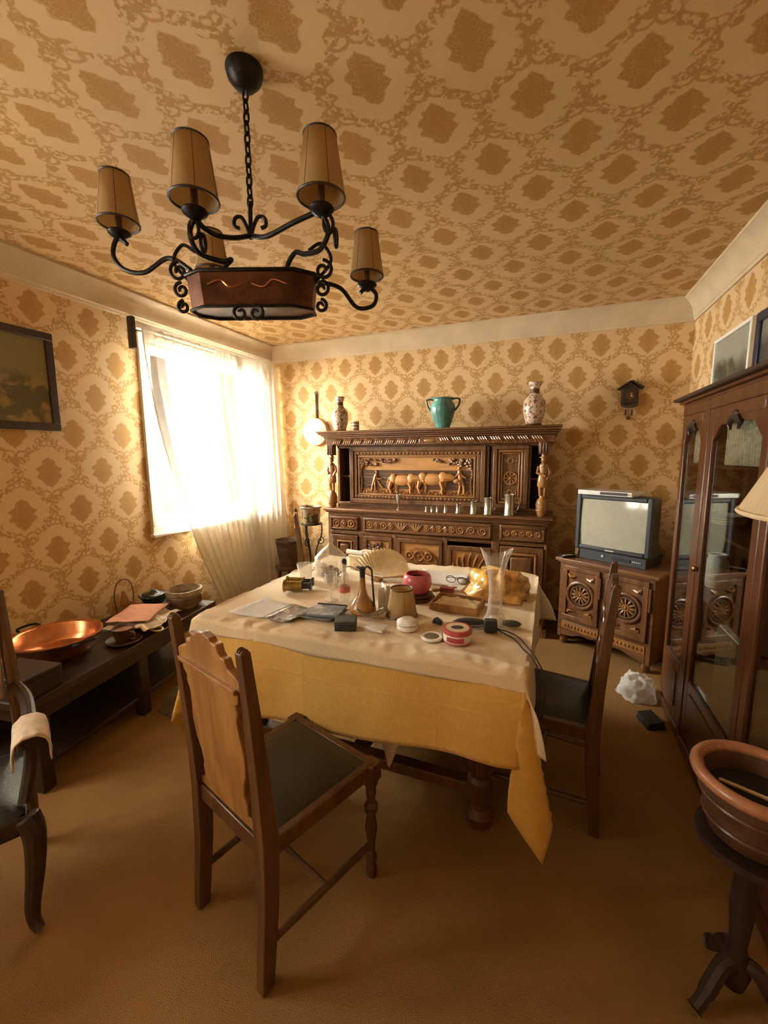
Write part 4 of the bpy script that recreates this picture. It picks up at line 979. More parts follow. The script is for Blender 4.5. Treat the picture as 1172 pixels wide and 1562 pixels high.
def light(cup, top, rb, rt_, h, path, name='light'):
    """iron arm along path to the drip cup, candle tube and shade standing above it"""
    cx_, cy_, cz_ = G(*cup)
    arm = MB(); arm.tube(path, .0075, 8); arm.build('arm', 'iron', ch)
    MB().lathe([(.008, -.022), (.020, -.014), (.032, -.006), (.036, 0), (.033, .005), (.012, .007)], 18, TR(cx_, cy_, cz_)).build('drip_cup', 'iron', ch)
    MB().lathe([(.0105, .004), (.0105, .085)], 12, TR(cx_, cy_, cz_)).build('candle_tube', 'chair_dark', ch)
    sh = MB().lathe([(rb, .0), (rt_, h)], 28, TR(cx_, cy_, cz_+.030), False).build('lamp_shade', 'shade', ch, smooth=60, solid=.0015)
    MB().torus(cx_, cy_, cz_+.030, rb, .0035, u=28, v=6).build('shade_trim', 'ebony', sh); MB().torus(cx_, cy_, cz_+.030+h, rt_, .0032, u=28, v=6).build('shade_trim', 'ebony', sh)
    s = MB()
    for k in range(6):
        a = 2*PI*k/6+.3; s.tube([(cx_+rb*1.004*math.cos(a), cy_+rb*1.004*math.sin(a), cz_+.030), (cx_+rt_*1.006*math.cos(a), cy_+rt_*1.006*math.sin(a), cz_+.030+h)], .0011, 5)
    s.build('shade_seams', 'chair_dark', sh)
def pth(*pts): return smooth_pts([Vector(G(*p)) for p in pts], 8)
cen = (-.915, 1.18, 2.245)
A_, B_, C_, D_, E_, F_ = (-.962, 1.000, 2.180), (-.630, 1.130, 2.185), (-1.360, 1.075, 2.230), (-.642, 1.470, 2.105), (-1.235, 1.355, 2.17), (-.52, 1.30, 2.05)
light(A_, None, .066, .046, .150, pth((-.915, 1.18, 2.19), (-.935, 1.13, 2.165), (-.955, 1.07, 2.150), (-.962, 1.02, 2.155), (-.962, 1.0, 2.172)))
light(B_, None, .066, .044, .155, pth((-.915, 1.18, 2.19), (-.84, 1.16, 2.165), (-.74, 1.145, 2.175), (-.66, 1.14, 2.185), (-.632, 1.13, 2.180)))
light(C_, None, .062, .043, .145, pth((-1.10, 1.11, 2.09), (-1.18, 1.10, 2.135), (-1.27, 1.085, 2.10), (-1.345, 1.07, 2.115), (-1.385, 1.065, 2.165), (-1.365, 1.07, 2.215), (-1.335, 1.08, 2.195)))
light(D_, None, .058, .040, .140, pth((-.74, 1.27, 2.06), (-.695, 1.36, 2.065), (-.665, 1.43, 2.02), (-.625, 1.48, 2.035), (-.615, 1.49, 2.075), (-.64, 1.47, 2.098), (-.662, 1.455, 2.075)))
light(E_, None, .060, .042, .135, pth((-1.06, 1.20, 2.06), (-1.13, 1.28, 2.10), (-1.20, 1.33, 2.08), (-1.25, 1.36, 2.12), (-1.238, 1.355, 2.16)))
b = MB()
for s in (-1, 1):
    b.tube(smooth_pts([Vector(G(-.915, 1.18, 2.245))+Vector((s*axv.x*d, s*axv.y*d, z)) for d, z in ((.0, -.065), (.010, -.03), (.026, -.002), (.046, -.004), (.050, -.026), (.034, -.034))], 6), .006, 7)
b.tube([G(-.915, 1.185, 2.29), G(-.915, 1.18, 2.18)], .007, 8)
b.build('hanging_scroll', 'iron', ch)
for s in (-1, 1):                                         # stirrups from the scroll bracket to the trough
    P = ((-.962, 1.0, 2.170), (-.995, 1.01, 2.135), (-.995, 1.04, 2.095), (-.955, 1.09, 2.085), (-.945, 1.12, 2.100), (-.975, 1.125, 2.085), (-.992, 1.127, 2.05)) if s < 0 else ((-.63, 1.13, 2.175), (-.612, 1.135, 2.13), (-.645, 1.145, 2.090), (-.71, 1.165, 2.095), (-.755, 1.185, 2.115), (-.79, 1.195, 2.09), (-.80, 1.199, 2.05))
    b = MB(); b.tube(pth(*P), .0075, 8); b.build('stirrup', 'iron', ch)
    k2 = MB().torus(0, 0, 0, .018, .0055, 'y', u=18, v=7, sx=.7, sy=1.3).build('hook_ring', 'iron', ch)
    k2.location = Vector(G(-.993, 1.127, 2.058) if s < 0 else G(-.800, 1.199, 2.058)); k2.rotation_euler = (0, 0, .6)

for (x, y, z) in ((-.975, 1.005, 2.140), (-.612, 1.135, 2.145)):   # links between the drip cups and the stirrups
    for k in range(2):
        share(lk, 'hanger_link', ch, G(x+.012*k, y+.02*k, z-.030*k), (0, 0, .5+1.3*k), (1.5, 1.5, 1.25))
# ------------------------------------------------------------------ on the walls
def painting(name, cols, scale=5, horizon=None):
    m, nt, bb = mat_base(name)
    a = tex(nt, 'ShaderNodeTexNoise', scale, objco(nt), Detail=5, Distortion=.5)
    tc = nt.nodes.new('ShaderNodeTexCoord'); sp = nt.nodes.new('ShaderNodeSeparateXYZ'); nt.links.new(tc.outputs['Object'], sp.inputs[0])
    z = Ex(nt, sp.outputs[2]) + (Ex(nt, a.outputs[0])-.5)*.16
    c1 = mixc(nt, Ex(nt, a.outputs[0]).step(.45, .6), cols[0], cols[1])
    nt.links.new(mixc(nt, z.step(horizon-.03, horizon+.05), c1, cols[2]), bb.inputs['Base Color']); bb.inputs['Roughness'].default_value = .35
    return m
def picture(label, m, W, H, t, fm, canvas, mount=None):
    p = thing('framed_picture', label, 'picture'); p.matrix_world = m       # local: x along, y out of the wall, z up
    f = MB(); f.box(-W/2, W/2, 0, .022, H-t, H).box(-W/2, W/2, 0, .022, 0, t).box(-W/2, -W/2+t, 0, .022, t, H-t).box(W/2-t, W/2, 0, .022, t, H-t)
    f.build('frame', fm, p, bevel=.004)
    if mount:
        MB().box(-W/2+t, W/2-t, .001, .007, t, H-t).build('mount', 'paper', p); t = t+mount
    MB().box(-W/2+t, W/2-t, .001, .010, t, H-t).build('canvas', canvas, p)
    return p
picture('old landscape picture in a dark frame on the left wall', TR(XL+.002, 1.30, 1.66) @ RZ(-90), .92, .585, .045, 'ebony', painting('brown landscape', ((.10, .09, .035), (.30, .21, .07), (.22, .19, .09)), 9, .30))
picture('pale mounted seascape picture above the china cabinet', TR(XR-.002, 3.165, 1.84) @ RZ(90), .56, .38, .022, 'white_paint', painting('green seascape', ((.05, .06, .05), (.13, .13, .10), (.30, .31, .26)), 8, .20))
picture('dark blue framed picture at the right edge above the china cabinet', TR(XR-.002, 2.60, 1.84) @ RZ(90), .46, .37, .05, plain('navy frame', (.012, .02, .05), .4), painting('dim picture', ((.06, .06, .06), (.12, .11, .09), (.2, .2, .17)), 8, .20))
ck = thing('cuckoo_clock', 'small dark cuckoo clock hanging on the back wall', 'clock', (.57, YB-.002, 1.90))
MB().box(-.058, .058, -.075, 0, 0, .115).build('clock_case', 'ebony', ck, bevel=.003)
for s in (-1, 1): MB().box(0, .105, -.092, 0, 0, .012, TR(0, 0, .168) @ SC(s, 1, 1) @ RY(34)).build('roof_board', 'ebony', ck)
MB().prism([(-.056, .115), (.056, .115), (0, .160)], -.070, -.002).build('gable', 'ebony', ck)
MB().lathe([(.030, 0), (.030, .006), (.020, .008)], 20, TR(0, -.075, .055) @ RX(90)).build('dial', 'chair_dark', ck)
b = MB(); b.cbox(.004, -.084, .062, .004, .002, .028).cbox(.008, -.084, .052, .020, .002, .004); b.build('hands', 'cream', ck)
b = MB()
for k in range(7): b.ball(-.05+k*.0166, -.06, -.010-.014*math.sin(PI*k/6), .013, .012, .016, None, 8, 5)
b.build('carved_leaves', 'ebony', ck)
b = MB(); b.tube([(0, -.03, 0), (.0, -.03, -.115)], .002, 6).lathe([(.016, 0), (.016, .004)], 14, TR(0, -.03, -.115) @ RX(90)); b.build('pendulum', 'chair_dark', ck)
for x in (-.022, .022): MB().tube([(x, -.045, 0), (x, -.045, -.05), (x, -.045, -.052), (x, -.045, -.095)], [.0012, .0012, .008, .007], 8).build('weight', 'ebony', ck)
pn_ = thing('copper_pan', 'round pink copper pan hanging by its long handle on the back wall', 'pan', (-2.345, YB-.003, 1.60))
MB().lathe([(.001, 0), (.128, 0), (.140, .004), (.146, .045), (.143, .045), (.136, .008), (.001, .006)], 36, TR(0, -.052, .145) @ RX(-90), False).build('pan_body', 'pan', pn_, smooth=50)
MB().box(-.011, .011, -.010, -.003, .285, .545).build('pan_handle', 'iron', pn_, bevel=.003)
MB().torus(0, -.007, .553, .014, .004, 'y', u=16, v=6).build('hanging_ring', 'iron', pn_)

# ------------------------------------------------------------------ on top of the sideboard
SBT = 1.7225
def pot(name, label, cat, prof, mat, loc, seg=28, extra=None, flute=0, depth=0):
    t = thing(name, label, cat, loc)
    MB().lathe(prof, seg, None, False, flute, depth).build('body', mat, t, smooth=60)
    if extra: extra(t)
    return t
vp = lambda h, r: [(.001, 0), (r*.55, 0), (r*.62, h*.02), (r*.85, h*.20), (r, h*.42), (r*.95, h*.58), (r*.60, h*.69), (r*.42, h*.74), (r*.40, h*.86), (r*.60, h*.97), (r*.62, h), (r*.5, h), (r*.33, h*.86), (r*.3, h*.7)]
def vase_bands(h, r):
    def f(t):
        MB().lathe([(r*.60, 0), (r*.66, h*.02), (r*.72, h*.07)], 28, None, False).build('foot_band', 'chair_dark', t)
        MB().lathe([(r*.43, h*.75), (r*.415, h*.80), (r*.41, h*.85)], 28, None, False).build('neck_band', 'chair_dark', t)
    return f
pot('porcelain_vase', 'flowered porcelain vase at the left end of the sideboard top', 'vase', vp(.34, .082), 'floral', (-1.945, 3.76, SBT), extra=vase_bands(.34, .082))
pot('porcelain_vase', 'tall flowered porcelain vase at the right end of the sideboard top', 'vase', vp(.36, .090), 'floral', (-.145, 3.76, SBT), extra=vase_bands(.36, .090))
def jar_bands(t):
    for z in (.02, .05, .078): MB().lathe([(.0395, z), (.0405, z+.004), (.0395, z+.010)], 20, None, False).build('stripe', 'chair_dark', t)
pot('striped_jar', 'small brown striped jar beside the left vase on the sideboard top', 'jar', [(.001, 0), (.036, 0), (.039, .006), (.039, .095), (.041, .10), (.036, .10), (.035, .01)], 'cream', (-1.782, 3.76, SBT), extra=jar_bands)
def amph(t):
    for s in (-1, 1): MB().tube(smooth_pts([(s*.088, 0, .262), (s*.125, 0, .268), (s*.150, 0, .255), (s*.140, 0, .21), (s*.110, 0, .165)], 6), .008, 8).build('handle', plain('dark teal glaze', (.03, .055, .05), .3), t)
pot('ribbed_urn', 'turquoise two-handled ribbed urn in the middle of the sideboard top', 'urn', [(.001, 0), (.055, 0), (.060, .01), (.085, .08), (.108, .16), (.110, .19), (.100, .225), (.082, .245), (.085, .262), (.098, .275), (.090, .276), (.074, .25), (.09, .2)], 'turquoise', (-.915, 3.76, SBT), 48, amph, 16, .018)
# pewter measures on the worktop
for i, (x, h, r, lab) in enumerate(((-1.005, .045, .010, 'smallest pewter measure, leftmost of the row on the sideboard'), (-.955, .048, .011, 'tiny pewter measure, second in the row on the sideboard'), (-.905, .052, .012, 'tiny pewter measure, third in the row on the sideboard'),
        (-.832, .068, .015, 'small pewter measure, fourth in the row on the sideboard'), (-.722, .082, .020, 'small pewter measure, fifth in the row on the sideboard'), (-.592, .106, .026, 'medium pewter measure, third from the right on the sideboard'),
        (-.472, .140, .032, 'large pewter tankard, second from the right on the sideboard'), (-.300, .172, .040, 'largest pewter tankard at the right end of the row on the sideboard'))):
    t = thing('pewter_measure', lab, 'tankard', (x, 3.565, 1.001), 10, 'pewter measures on the sideboard')
    MB().lathe([(.001, 0), (r*1.08, 0), (r*1.1, h*.04), (r, h*.08), (r*.97, h*.92), (r*1.04, h*.96), (r*1.04, h), (r*.93, h), (r*.9, h*.1), (.001, h*.06)], 20, None, False).build('cup', 'pewter', t, smooth=45)
    if h > .06: MB().tube(smooth_pts([(r*.95, 0, h*.88), (r*1.7, 0, h*.90), (r*1.9, 0, h*.55), (r*1.6, 0, h*.25), (r*.98, 0, h*.18)], 5), r*.11, 7).build('handle', 'pewter', t)
sg = thing('slim_goblet', 'slim pewter goblet standing before the oxen panel on the sideboard', 'goblet', (-1.28, 3.605, 1.001))
MB().lathe([(.001, 0), (.022, 0), (.022, .004), (.006, .012), (.005, .05), (.012, .06), (.019, .10), (.021, .14), (.018, .14), (.010, .065)], 18, None, False).build('goblet_body', 'pewter', sg, smooth=50)

# ------------------------------------------------------------------ plants and pots in the corner
ps = thing('iron_plant_stand', 'wrought-iron scroll plant stand in the corner left of the sideboard', 'plant stand', (-2.27, 3.70, 0))
for k in range(3):
    a = 2*PI*k/3+.5; P = lambda r, z: (r*math.cos(a), r*math.sin(a), z)
    MB().tube(smooth_pts([P(.16, .0), P(.13, .10), P(.045, .30), P(.04, .50), P(.10, .68), P(.105, .80)], 6), .007, 7).build('leg', 'iron', ps)
    MB().tube(spiral((.085*math.cos(a), .085*math.sin(a), .62), .045, .008, 90, 90-470, 20, (math.cos(a), math.sin(a), 0)), .005, 6).build('scroll', 'iron', ps)
MB().torus(0, 0, .80, .105, .006, u=26, v=7).build('top_ring', 'iron', ps)
MB().lathe([(.108, .801), (.108, .806)], 24).build('top_plate', 'iron', ps)
fp = thing('flowered_pot', 'flowered brown pot on the iron stand in the corner', 'pot', (-2.27, 3.70, .807))
MB().lathe([(.001, 0), (.075, 0), (.090, .03), (.100, .15), (.112, .165), (.108, .178), (.092, .16), (.083, .03), (.001, .02)], 26, None, False).build('pot_body', 'floral_pot', fp, smooth=50)
tb_ = thing('corner_stool', 'low round dark wooden stool in the corner by the curtain', 'stool', (-2.52, 3.63, 0))
MB().lathe([(.13, .325), (.14, .335), (.14, .350), (.13, .355)], 26).build('seat', 'chair_dark', tb_)
for k in range(3):
    a = 2*PI*k/3; MB().tube([(.14*math.cos(a), .14*math.sin(a), 0), (.09*math.cos(a), .09*math.sin(a), .33)], [.012, .017], 8).build('leg', 'chair_dark', tb_)
bp = thing('bark_planter', 'ridged brown planter on the stool in the corner by the curtain', 'planter', (-2.52, 3.63, .356))
rp = []
for k in range(15): rp += [(.082+.0026*k, .008+.0165*k), (.088+.0026*k, .016+.0165*k)]
MB().lathe([(.001, 0), (.08, 0)]+rp+[(.130, .262), (.130, .275), (.118, .275), (.075, .02), (.001, .02)], 28, None, False).build('planter_body', 'bark', bp, smooth=25)
sl = MB()
for k in range(7): sl.tube([(.03*math.cos(k*.9), .03*math.sin(k*.9), .10), (.085*math.cos(k*.9), .085*math.sin(k*.9), .262)], .005, 5)
sl.build('dry_stems', 'bark', bp)

# ------------------------------------------------------------------ bottom right: planter on its stand, floor lamp
pl = thing('plant_stand', 'dark three-footed plant stand at the right edge', 'plant stand', (.532, 1.255, 0))
MB().lathe([(.025, .05), (.035, .10), (.020, .18), (.030, .30), (.022, .42), (.05, .470), (.12, .480), (.12, .499), (.001, .499)], 24, None, False).build('column', 'ebony', pl, smooth=40)
for k in range(3):
    a = math.radians((215, 95, -20)[k]); P = lambda r, z: (r*math.cos(a), r*math.sin(a), z)
    MB().tube(smooth_pts([P(.01, .13), P(.05, .12), P(.10, .045), P(.13, .016)], 6), [.020]*12+[.016]*6+[.022], 9).build('foot', 'ebony', pl)
bu = thing('copper_planter', 'round brown planter with a thick coppery rim on the stand at the right edge', 'planter', (.532, 1.255, .500))
MB().lathe([(.001, 0), (.075, 0), (.095, .015), (.108, .07), (.122, .145), (.126, .165), (.112, .165), (.095, .07), (.001, .03)], 36, None, False).build('planter_body', 'terracotta', bu, smooth=40)
MB().torus(0, 0, .170, .128, .016, u=40, v=12).build('rim', plain('coppery glaze', (.36, .155, .075), .28, var=.1), bu)
for z, r in ((.055, .106), (.115, .117)): MB().torus(0, 0, z, r, .006, u=36, v=8).build('hoop', 'chair_dark', bu)
MB().lathe([(.001, .12), (.105, .12)], 28, None, False).build('soil', plain('dark soil', (.02, .014, .010), .9), bu)
MB().tube([(-.07, .03, .128), (.02, -.02, .135), (.07, -.04, .128)], .005, 6).build('stick', 'cream', bu)
fl = thing('floor_lamp', 'floor lamp with cream pleated shade at the right edge', 'lamp', (.585, .985, 0))
MB().lathe([(.085, 0), (.09, .01), (.085, .022), (.03, .03), (.014, .05), (.012, 1.42)], 24).build('stand', 'ebony', fl, smooth=40)
def pls(u, v):
    a = 2*PI*u; r = (.235-.13*v)*(1+.010*math.cos(72*a)); return (r*math.cos(a), r*math.sin(a), 1.385+.29*v)
so = MB().grid(pls, 288, 6, None, True).build('lamp_shade', 'pleat_shade', fl, smooth=80)
MB().torus(0, 0, 1.385, .236, .005, u=60, v=6).build('shade_trim', 'cream', so)
MB().tube([(0, 0, 1.42), (0, 0, 1.54)], .014, 10).build('bulb_holder', 'brass', fl)
b = MB()
for k in range(3): b.tube([(0, 0, 1.50), (.19*math.cos(2.1*k), .19*math.sin(2.1*k), 1.48)], .002, 5)
b.build('shade_carrier', 'brass', fl)
# ------------------------------------------------------------------ on the dining table
Z0 = TZ+.0155
def at(x, y): return (x, y, Z0)
tm = thing('crystal_tumbler', 'cut crystal tumbler at the far left of the table', 'glass', at(-1.315, 2.06))
MB().lathe([(.001, 0), (.032, 0), (.034, .008), (.047, .095), (.044, .095), (.030, .014), (.001, .012)], 24, None, False, 12, .03).build('cup', 'vase_glass', tm, smooth=30)
gj = thing('glass_dome_jar', 'big glass jar with a pointed lid and brown contents on the table', 'jar', at(-1.165, 2.10))
MB().lathe([(.001, .0), (.045, .0), (.05, .01), (.085, .05), (.098, .10), (.090, .135), (.086, .135), (.092, .10), (.08, .055), (.001, .015)], 30, None, False).build('bowl', 'vase_glass', gj, smooth=60)
MB().lathe([(.093, .136), (.088, .145), (.050, .185), (.020, .205), (.012, .225), (.018, .24), (.010, .275), (.001, .285)], 30, None, False).build('lid', 'vase_glass', gj, smooth=60)
b = MB()
for k in range(16): a = k*2.4; r = .045*math.sqrt((k % 8)/8); b.ball(r*math.cos(a), r*math.sin(a), .035+.010*(k//4), .022, .020, .016, None, 8, 6)
b.build('contents', 'terracotta', gj)
crumple('checked_napkin', 'pink and white napkin beside the glass jar', spotted('checked napkin', (.74, .62, .52), (.55, .20, .14), 30, .52), at(-1.29, 2.235), 20, .16, .12, .05, 6.6, 18)
og = thing('opera_glasses', 'brass opera glasses lying on the left side of the table', 'binoculars', at(-1.255, 1.875), 22)
for y in (-.036, .036):
    m = TR(0, y, .034) @ RY(90)
    MB().lathe([(.030, -.062), (.034, -.060), (.034, -.052), (.027, -.050), (.025, .0), (.024, .030), (.028, .032), (.028, .038), (.020, .040)], 20, m).build('barrel', 'brass', og, smooth=35)
    MB().lathe([(.017, .040), (.017, .075), (.024, .078), (.024, .088), (.010, .088)], 18, m).build('eyepiece', 'black', og, smooth=35)
b = MB(); b.tube([(-.03, -.02, .04), (-.03, .02, .04)], .006, 8).tube([(.03, -.03, .045), (.03, .03, .045)], .006, 8).tube([(-.04, 0, .045), (.05, 0, .045)], .007, 8); b.build('bridge', 'black', og)
def sheet(name, label, mat, pts, h=.003, cat='leaflet', curl=.006):
    a, b_, c, d = [Vector((x, y, 0)) for x, y in pts]; ctr = (a+b_+c+d)/4
    def fn(u, v):
        p = (a*(1-u)+b_*u)*(1-v)+(d*(1-u)+c*u)*v-ctr
        return (p.x, p.y, curl*(abs(u-.5)*2)**3)
    o = MB().grid(fn, 10, 6).build(name, mat, smooth=80, solid=.002); o.location = (ctr.x, ctr.y, Z0+h)
    return tag(o, label, cat)
def P2(*p): return [q for q in p]
sheet('printed_leaflet', 'white printed leaflet at the left edge of the table', plain('bluish white print', (.62, .60, .58), .6, var=.05), P2((-1.36, 1.47), (-1.16, 1.47), (-1.13, 1.66), (-1.32, 1.69)))
sheet('patterned_leaflet', 'grey leaflet with round picture pattern beside the white leaflet', spotted('picture print', (.15, .14, .15), (.55, .47, .33), 34, .52), P2((-1.155, 1.465), (-1.03, 1.46), (-.985, 1.64), (-1.125, 1.66)), .006)
sheet('grey_folder', 'dull grey folder lying behind the small black box', plain('grey folder', (.16, .145, .13), .5), P2((-1.045, 1.53), (-.86, 1.53), (-.84, 1.68), (-1.01, 1.70)), .008)
cl = thing('plastic_sleeve', 'bluish clear plastic case on the grey folder', 'case', (-.925, 1.625, Z0+.012), 8)
MB().box(-.075, .075, -.075, .075, 0, .012).build('sleeve', spotted('bluish plastic', (.13, .16, .19), (.33, .36, .38), 18, .5), cl, bevel=.003)
MB().box(-.07, .07, .055, .062, .012, .016).build('hinge', 'black', cl)
wg = thing('wine_glass', 'small stemmed wine glass in front of the glass jar', 'glass', at(-1.00, 1.80))
MB().lathe([(.001, 0), (.034, 0), (.034, .003), (.006, .008), (.004, .06), (.012, .07), (.030, .10), (.032, .14), (.030, .14), (.027, .10), (.001, .075)], 24, None, False).build('glass_body', 'vase_glass', wg, smooth=60)
cr = thing('glass_cruet', 'slim clear bottle with red label and dark stopper', 'bottle', at(-.935, 1.82))
MB().lathe([(.001, 0), (.027, 0), (.029, .01), (.027, .09), (.018, .13), (.011, .15), (.010, .185), (.014, .19), (.010, .19), (.001, .02)], 22, None, False).build('bottle_body', 'vase_glass', cr, smooth=50)
MB().lathe([(.0292, .045), (.0288, .075)], 22, None, False).build('label_band', plain('red label', (.55, .14, .08), .5), cr)
MB().lathe([(.008, .185), (.012, .195), (.012, .21), (.004, .215)], 14).build('stopper', 'black', cr)
MB().tube([(.0, 0, .17), (.028, .0, .178), (.055, 0, .172)], [.004, .004, .003], 7).build('spout', 'pewter', cr)
fn_ = thing('pleated_fan', 'open cream pleated paper fan propped up at the back of the table', 'fan', at(-.915, 2.19), -8)
def fan(u, v):
    a = math.radians(14+152*u); r = .030+.170*v; zz = .012*v*(1 if int(round(u*48)) % 2 else -1)
    return (r*math.cos(a), zz, r*math.sin(a))
MB().grid(fan, 49, 5, TR(0, 0, .012) @ RX(-42)).build('fan_leaf', 'cream', fn_, smooth=0, solid=.001)
for a in (14, 166): MB().tube([(0, 0, 0), (.20*math.cos(math.radians(a)), 0, .20*math.sin(math.radians(a)))], .005, 6, TR(0, 0, .010) @ RX(-42)).build('guard_stick', 'oak', fn_)
MB().box(-.03, .03, -.02, .03, 0, .014).build('fan_rest', 'oak', fn_, bevel=.003)
cbx = thing('cardboard_box', 'low cream box on the table behind the fan', 'box', at(-1.03, 2.42), -10)
MB().box(-.13, .13, -.09, .09, 0, .075).build('box_body', 'cream', cbx, bevel=.003)
MB().box(-.134, .134, -.094, .094, .076, .095).build('lid', 'cream', cbx, bevel=.003)
for i, (x, y, rz, l, lab) in enumerate(((-1.10, 2.36, -12, .10, 'white paper tube lying on the left of the cream box'), (-1.00, 2.38, 24, .05, 'short pale tube on the right of the cream box'))):
    t = thing('paper_tube', lab, 'tube', (x, y, Z0+.0955), rz); MB().lathe([(.014, -l), (.014, l), (.011, l), (.011, -l)], 16, TR(0, 0, .0142) @ RY(90), False).build('tube_wall', 'paper', t, smooth=40)
    MB().lathe([(.0145, -.008), (.0145, .008)], 16, TR(l*.3, 0, .0142) @ RY(90), False).build('band', 'pewter', t)
ew = thing('amber_ewer', 'amber long-necked ewer with dark handle on the table', 'ewer', at(-.785, 1.71))
MB().lathe([(.001, 0), (.056, 0), (.062, .010), (.060, .028), (.046, .052), (.026, .080), (.016, .115), (.012, .165), (.011, .20), (.009, .20), (.009, .16), (.001, .05)], 26, None, False).build('ewer_body', plain('amber wood', (.40, .20, .065), .25, var=.25, scale=9), ew, smooth=60)
MB().tube(smooth_pts([(.006, 0, .195), (.02, 0, .218), (.045, .0, .205), (.050, 0, .15), (.056, 0, .07), (.058, 0, .035)], 6), .0048, 8).build('handle', 'black', ew)
MB().lathe([(.0125, .165), (.014, .20), (.018, .212), (.010, .214)], 16, None, False).build('collar', 'black', ew)
MB().tube([(0, 0, .205), (-.03, 0, .212)], [.010, .004], 8).build('spout', 'black', ew)
sp_ = thing('metal_dish', 'small grey metal dish at the foot of the ewer', 'dish', at(-.715, 1.650), 30)
MB().grid(lambda u, v: ((u-.5)*.13, (v-.5)*.055*(1-.6*abs(u-.5)), .004+.030*((u-.5)*2)**2+.012*((v-.5)*2)**2), 14, 8).build('dish_bowl', 'pewter', sp_, smooth=80, solid=.002)
cd = thing('folded_card', 'white folded card standing behind the small dish', 'card', at(-.715, 1.80), 20)
MB().box(0, .003, -.035, .035, 0, .115, RZ(18)).box(0, .003, -.035, .035, 0, .100, RZ(-50)).build('card_leaves', 'paper', cd)
def tshade(t): pass
ls = thing('small_lamp_shade', 'small parchment lamp shade standing loose on the table', 'lampshade', at(-.602, 1.735))
so = MB().lathe([(.070, .004), (.050, .125)], 30, None, False).build('shade', 'shade', ls, smooth=60, solid=.0015)
MB().torus(0, 0, .004, .070, .0035, u=30, v=6).build('trim', 'chair_dark', ls); MB().torus(0, 0, .125, .050, .0035, u=30, v=6).build('trim', 'chair_dark', ls)
b = MB()
for k in range(6): a = 2*PI*k/6; b.tube([(.0703*math.cos(a), .0703*math.sin(a), .004), (.0503*math.cos(a), .0503*math.sin(a), .125)], .001, 5)
b.build('seams', 'chair_dark', ls)
for k, (dz, r, lab) in enumerate(((0, .085, 'bottom wooden coaster under the pink pot'), (.014, .075, 'upper wooden coaster under the pink pot'))):
    t = MB().lathe([(.001, 0), (r*.9, 0), (r, .004), (r, .012), (r*.95, .0135), (.001, .0135)], 28, None, False).build('wooden_coaster', 'chair_dark', smooth=40)
    t.location = (-.60, 1.985, Z0+dz); tag(t, lab, 'coaster')
pk = thing('pink_pot', 'round pink glazed pot standing on coasters', 'pot', (-.605, 1.985, Z0+.028))
MB().lathe([(.001, 0), (.045, 0), (.062, .014), (.074, .05), (.070, .085), (.060, .100), (.054, .100), (.062, .08), (.064, .05), (.001, .03)], 30, None, False).build('pot_body', 'pink_glaze', pk, smooth=60)
MB().lathe([(.001, .075), (.06, .075)], 24, None, False).build('dark_filling', plain('dark maroon fill', (.05, .012, .015), .6), pk)
bbx = thing('black_box', 'small black jewellery box at the front of the table', 'box', at(-.775, 1.515), 22)
MB().box(-.045, .045, -.038, .038, 0, .024).build('box_body', plain('dark slate', (.030, .034, .034), .45), bbx, bevel=.003)
MB().box(-.046, .046, -.039, .039, .025, .042).build('lid', plain('dark slate lid', (.040, .046, .045), .5), bbx, bevel=.003)
cb = thing('clear_box', 'small clear plastic box beside the black box', 'box', at(-.645, 1.54), -6)
MB().box(-.040, .040, -.028, .028, 0, .020).build('box_body', 'vase_glass', cb, bevel=.003)
MB().box(-.036, .036, -.024, .024, .003, .012).build('padding', 'paper', cb)
wj = thing('white_tin', 'round white lidded tin near the front of the table', 'tin', at(-.53, 1.60))
MB().lathe([(.001, 0), (.040, 0), (.044, .004), (.044, .022), (.001, .022)], 28, None, False).build('tin_body', 'paper', wj, smooth=40)
MB().lathe([(.0445, .023), (.0445, .024)], 28, None, False).build('dark_line', 'black', wj)
MB().lathe([(.045, .025), (.045, .034), (.036, .040), (.030, .044), (.016, .046), (.001, .044)], 28, None, False).build('lid', 'paper', wj, smooth=40)
ml = thing('round_mirror', 'small round mirror in a white rim lying at the front of the table', 'mirror', at(-.41, 1.545))
MB().lathe([(.001, 0), (.040, 0), (.043, .006), (.040, .012), (.030, .010)], 30, None, False).build('rim', 'paper', ml, smooth=40)
MB().lathe([(.001, .0095), (.031, .0095)], 28, None, False).build('mirror_disc', plain('dull mirror', (.30, .29, .26), .25, metal=.8), ml)
tn = thing('red_tin', 'red and white round tin with a picture lid at the front of the table', 'tin', at(-.312, 1.565))
MB().lathe([(.001, 0), (.053, 0), (.055, .004), (.055, .034), (.001, .034)], 32, None, False).build('tin_body', 'paper', tn, smooth=40)
MB().lathe([(.0553, .0), (.0557, .003), (.0553, .006)], 32, None, False).build('bottom_line', 'pink_glaze', tn)
def lab(u, v): a = math.radians(-125+75*u); return (.0556*math.cos(a), .0556*math.sin(a), .009+.020*v)
MB().grid(lab, 14, 2).build('red_label', plain('red print', (.42, .05, .06), .5), tn, smooth=80)
MB().lathe([(.057, .035), (.058, .040), (.058, .050), (.054, .053), (.046, .053)], 32, None, False).build('lid_rim', plain('red lid', (.48, .08, .08), .4), tn, smooth=40)
MB().lathe([(.0465, .0525), (.001, .0535)], 32, None, False).build('lid_top', 'cream', tn, smooth=40)
MB().ball(0, 0, .0535, .026, .018, .002, RZ(20)).build('lid_picture', plain('dark picture print', (.06, .05, .05), .5), tn)
dk = thing('black_clip', 'small black metal clip behind the round mirror', 'clip', at(-.425, 1.70), -25)
MB().prism([(-.025, 0), (.025, 0), (.02, .018), (-.012, .024)], -.012, .012).build('clip_body', 'black', dk, bevel=.003)
MB().torus(.018, 0, .010, .010, .003, 'y', u=14, v=6).build('ring', 'pewter', dk)
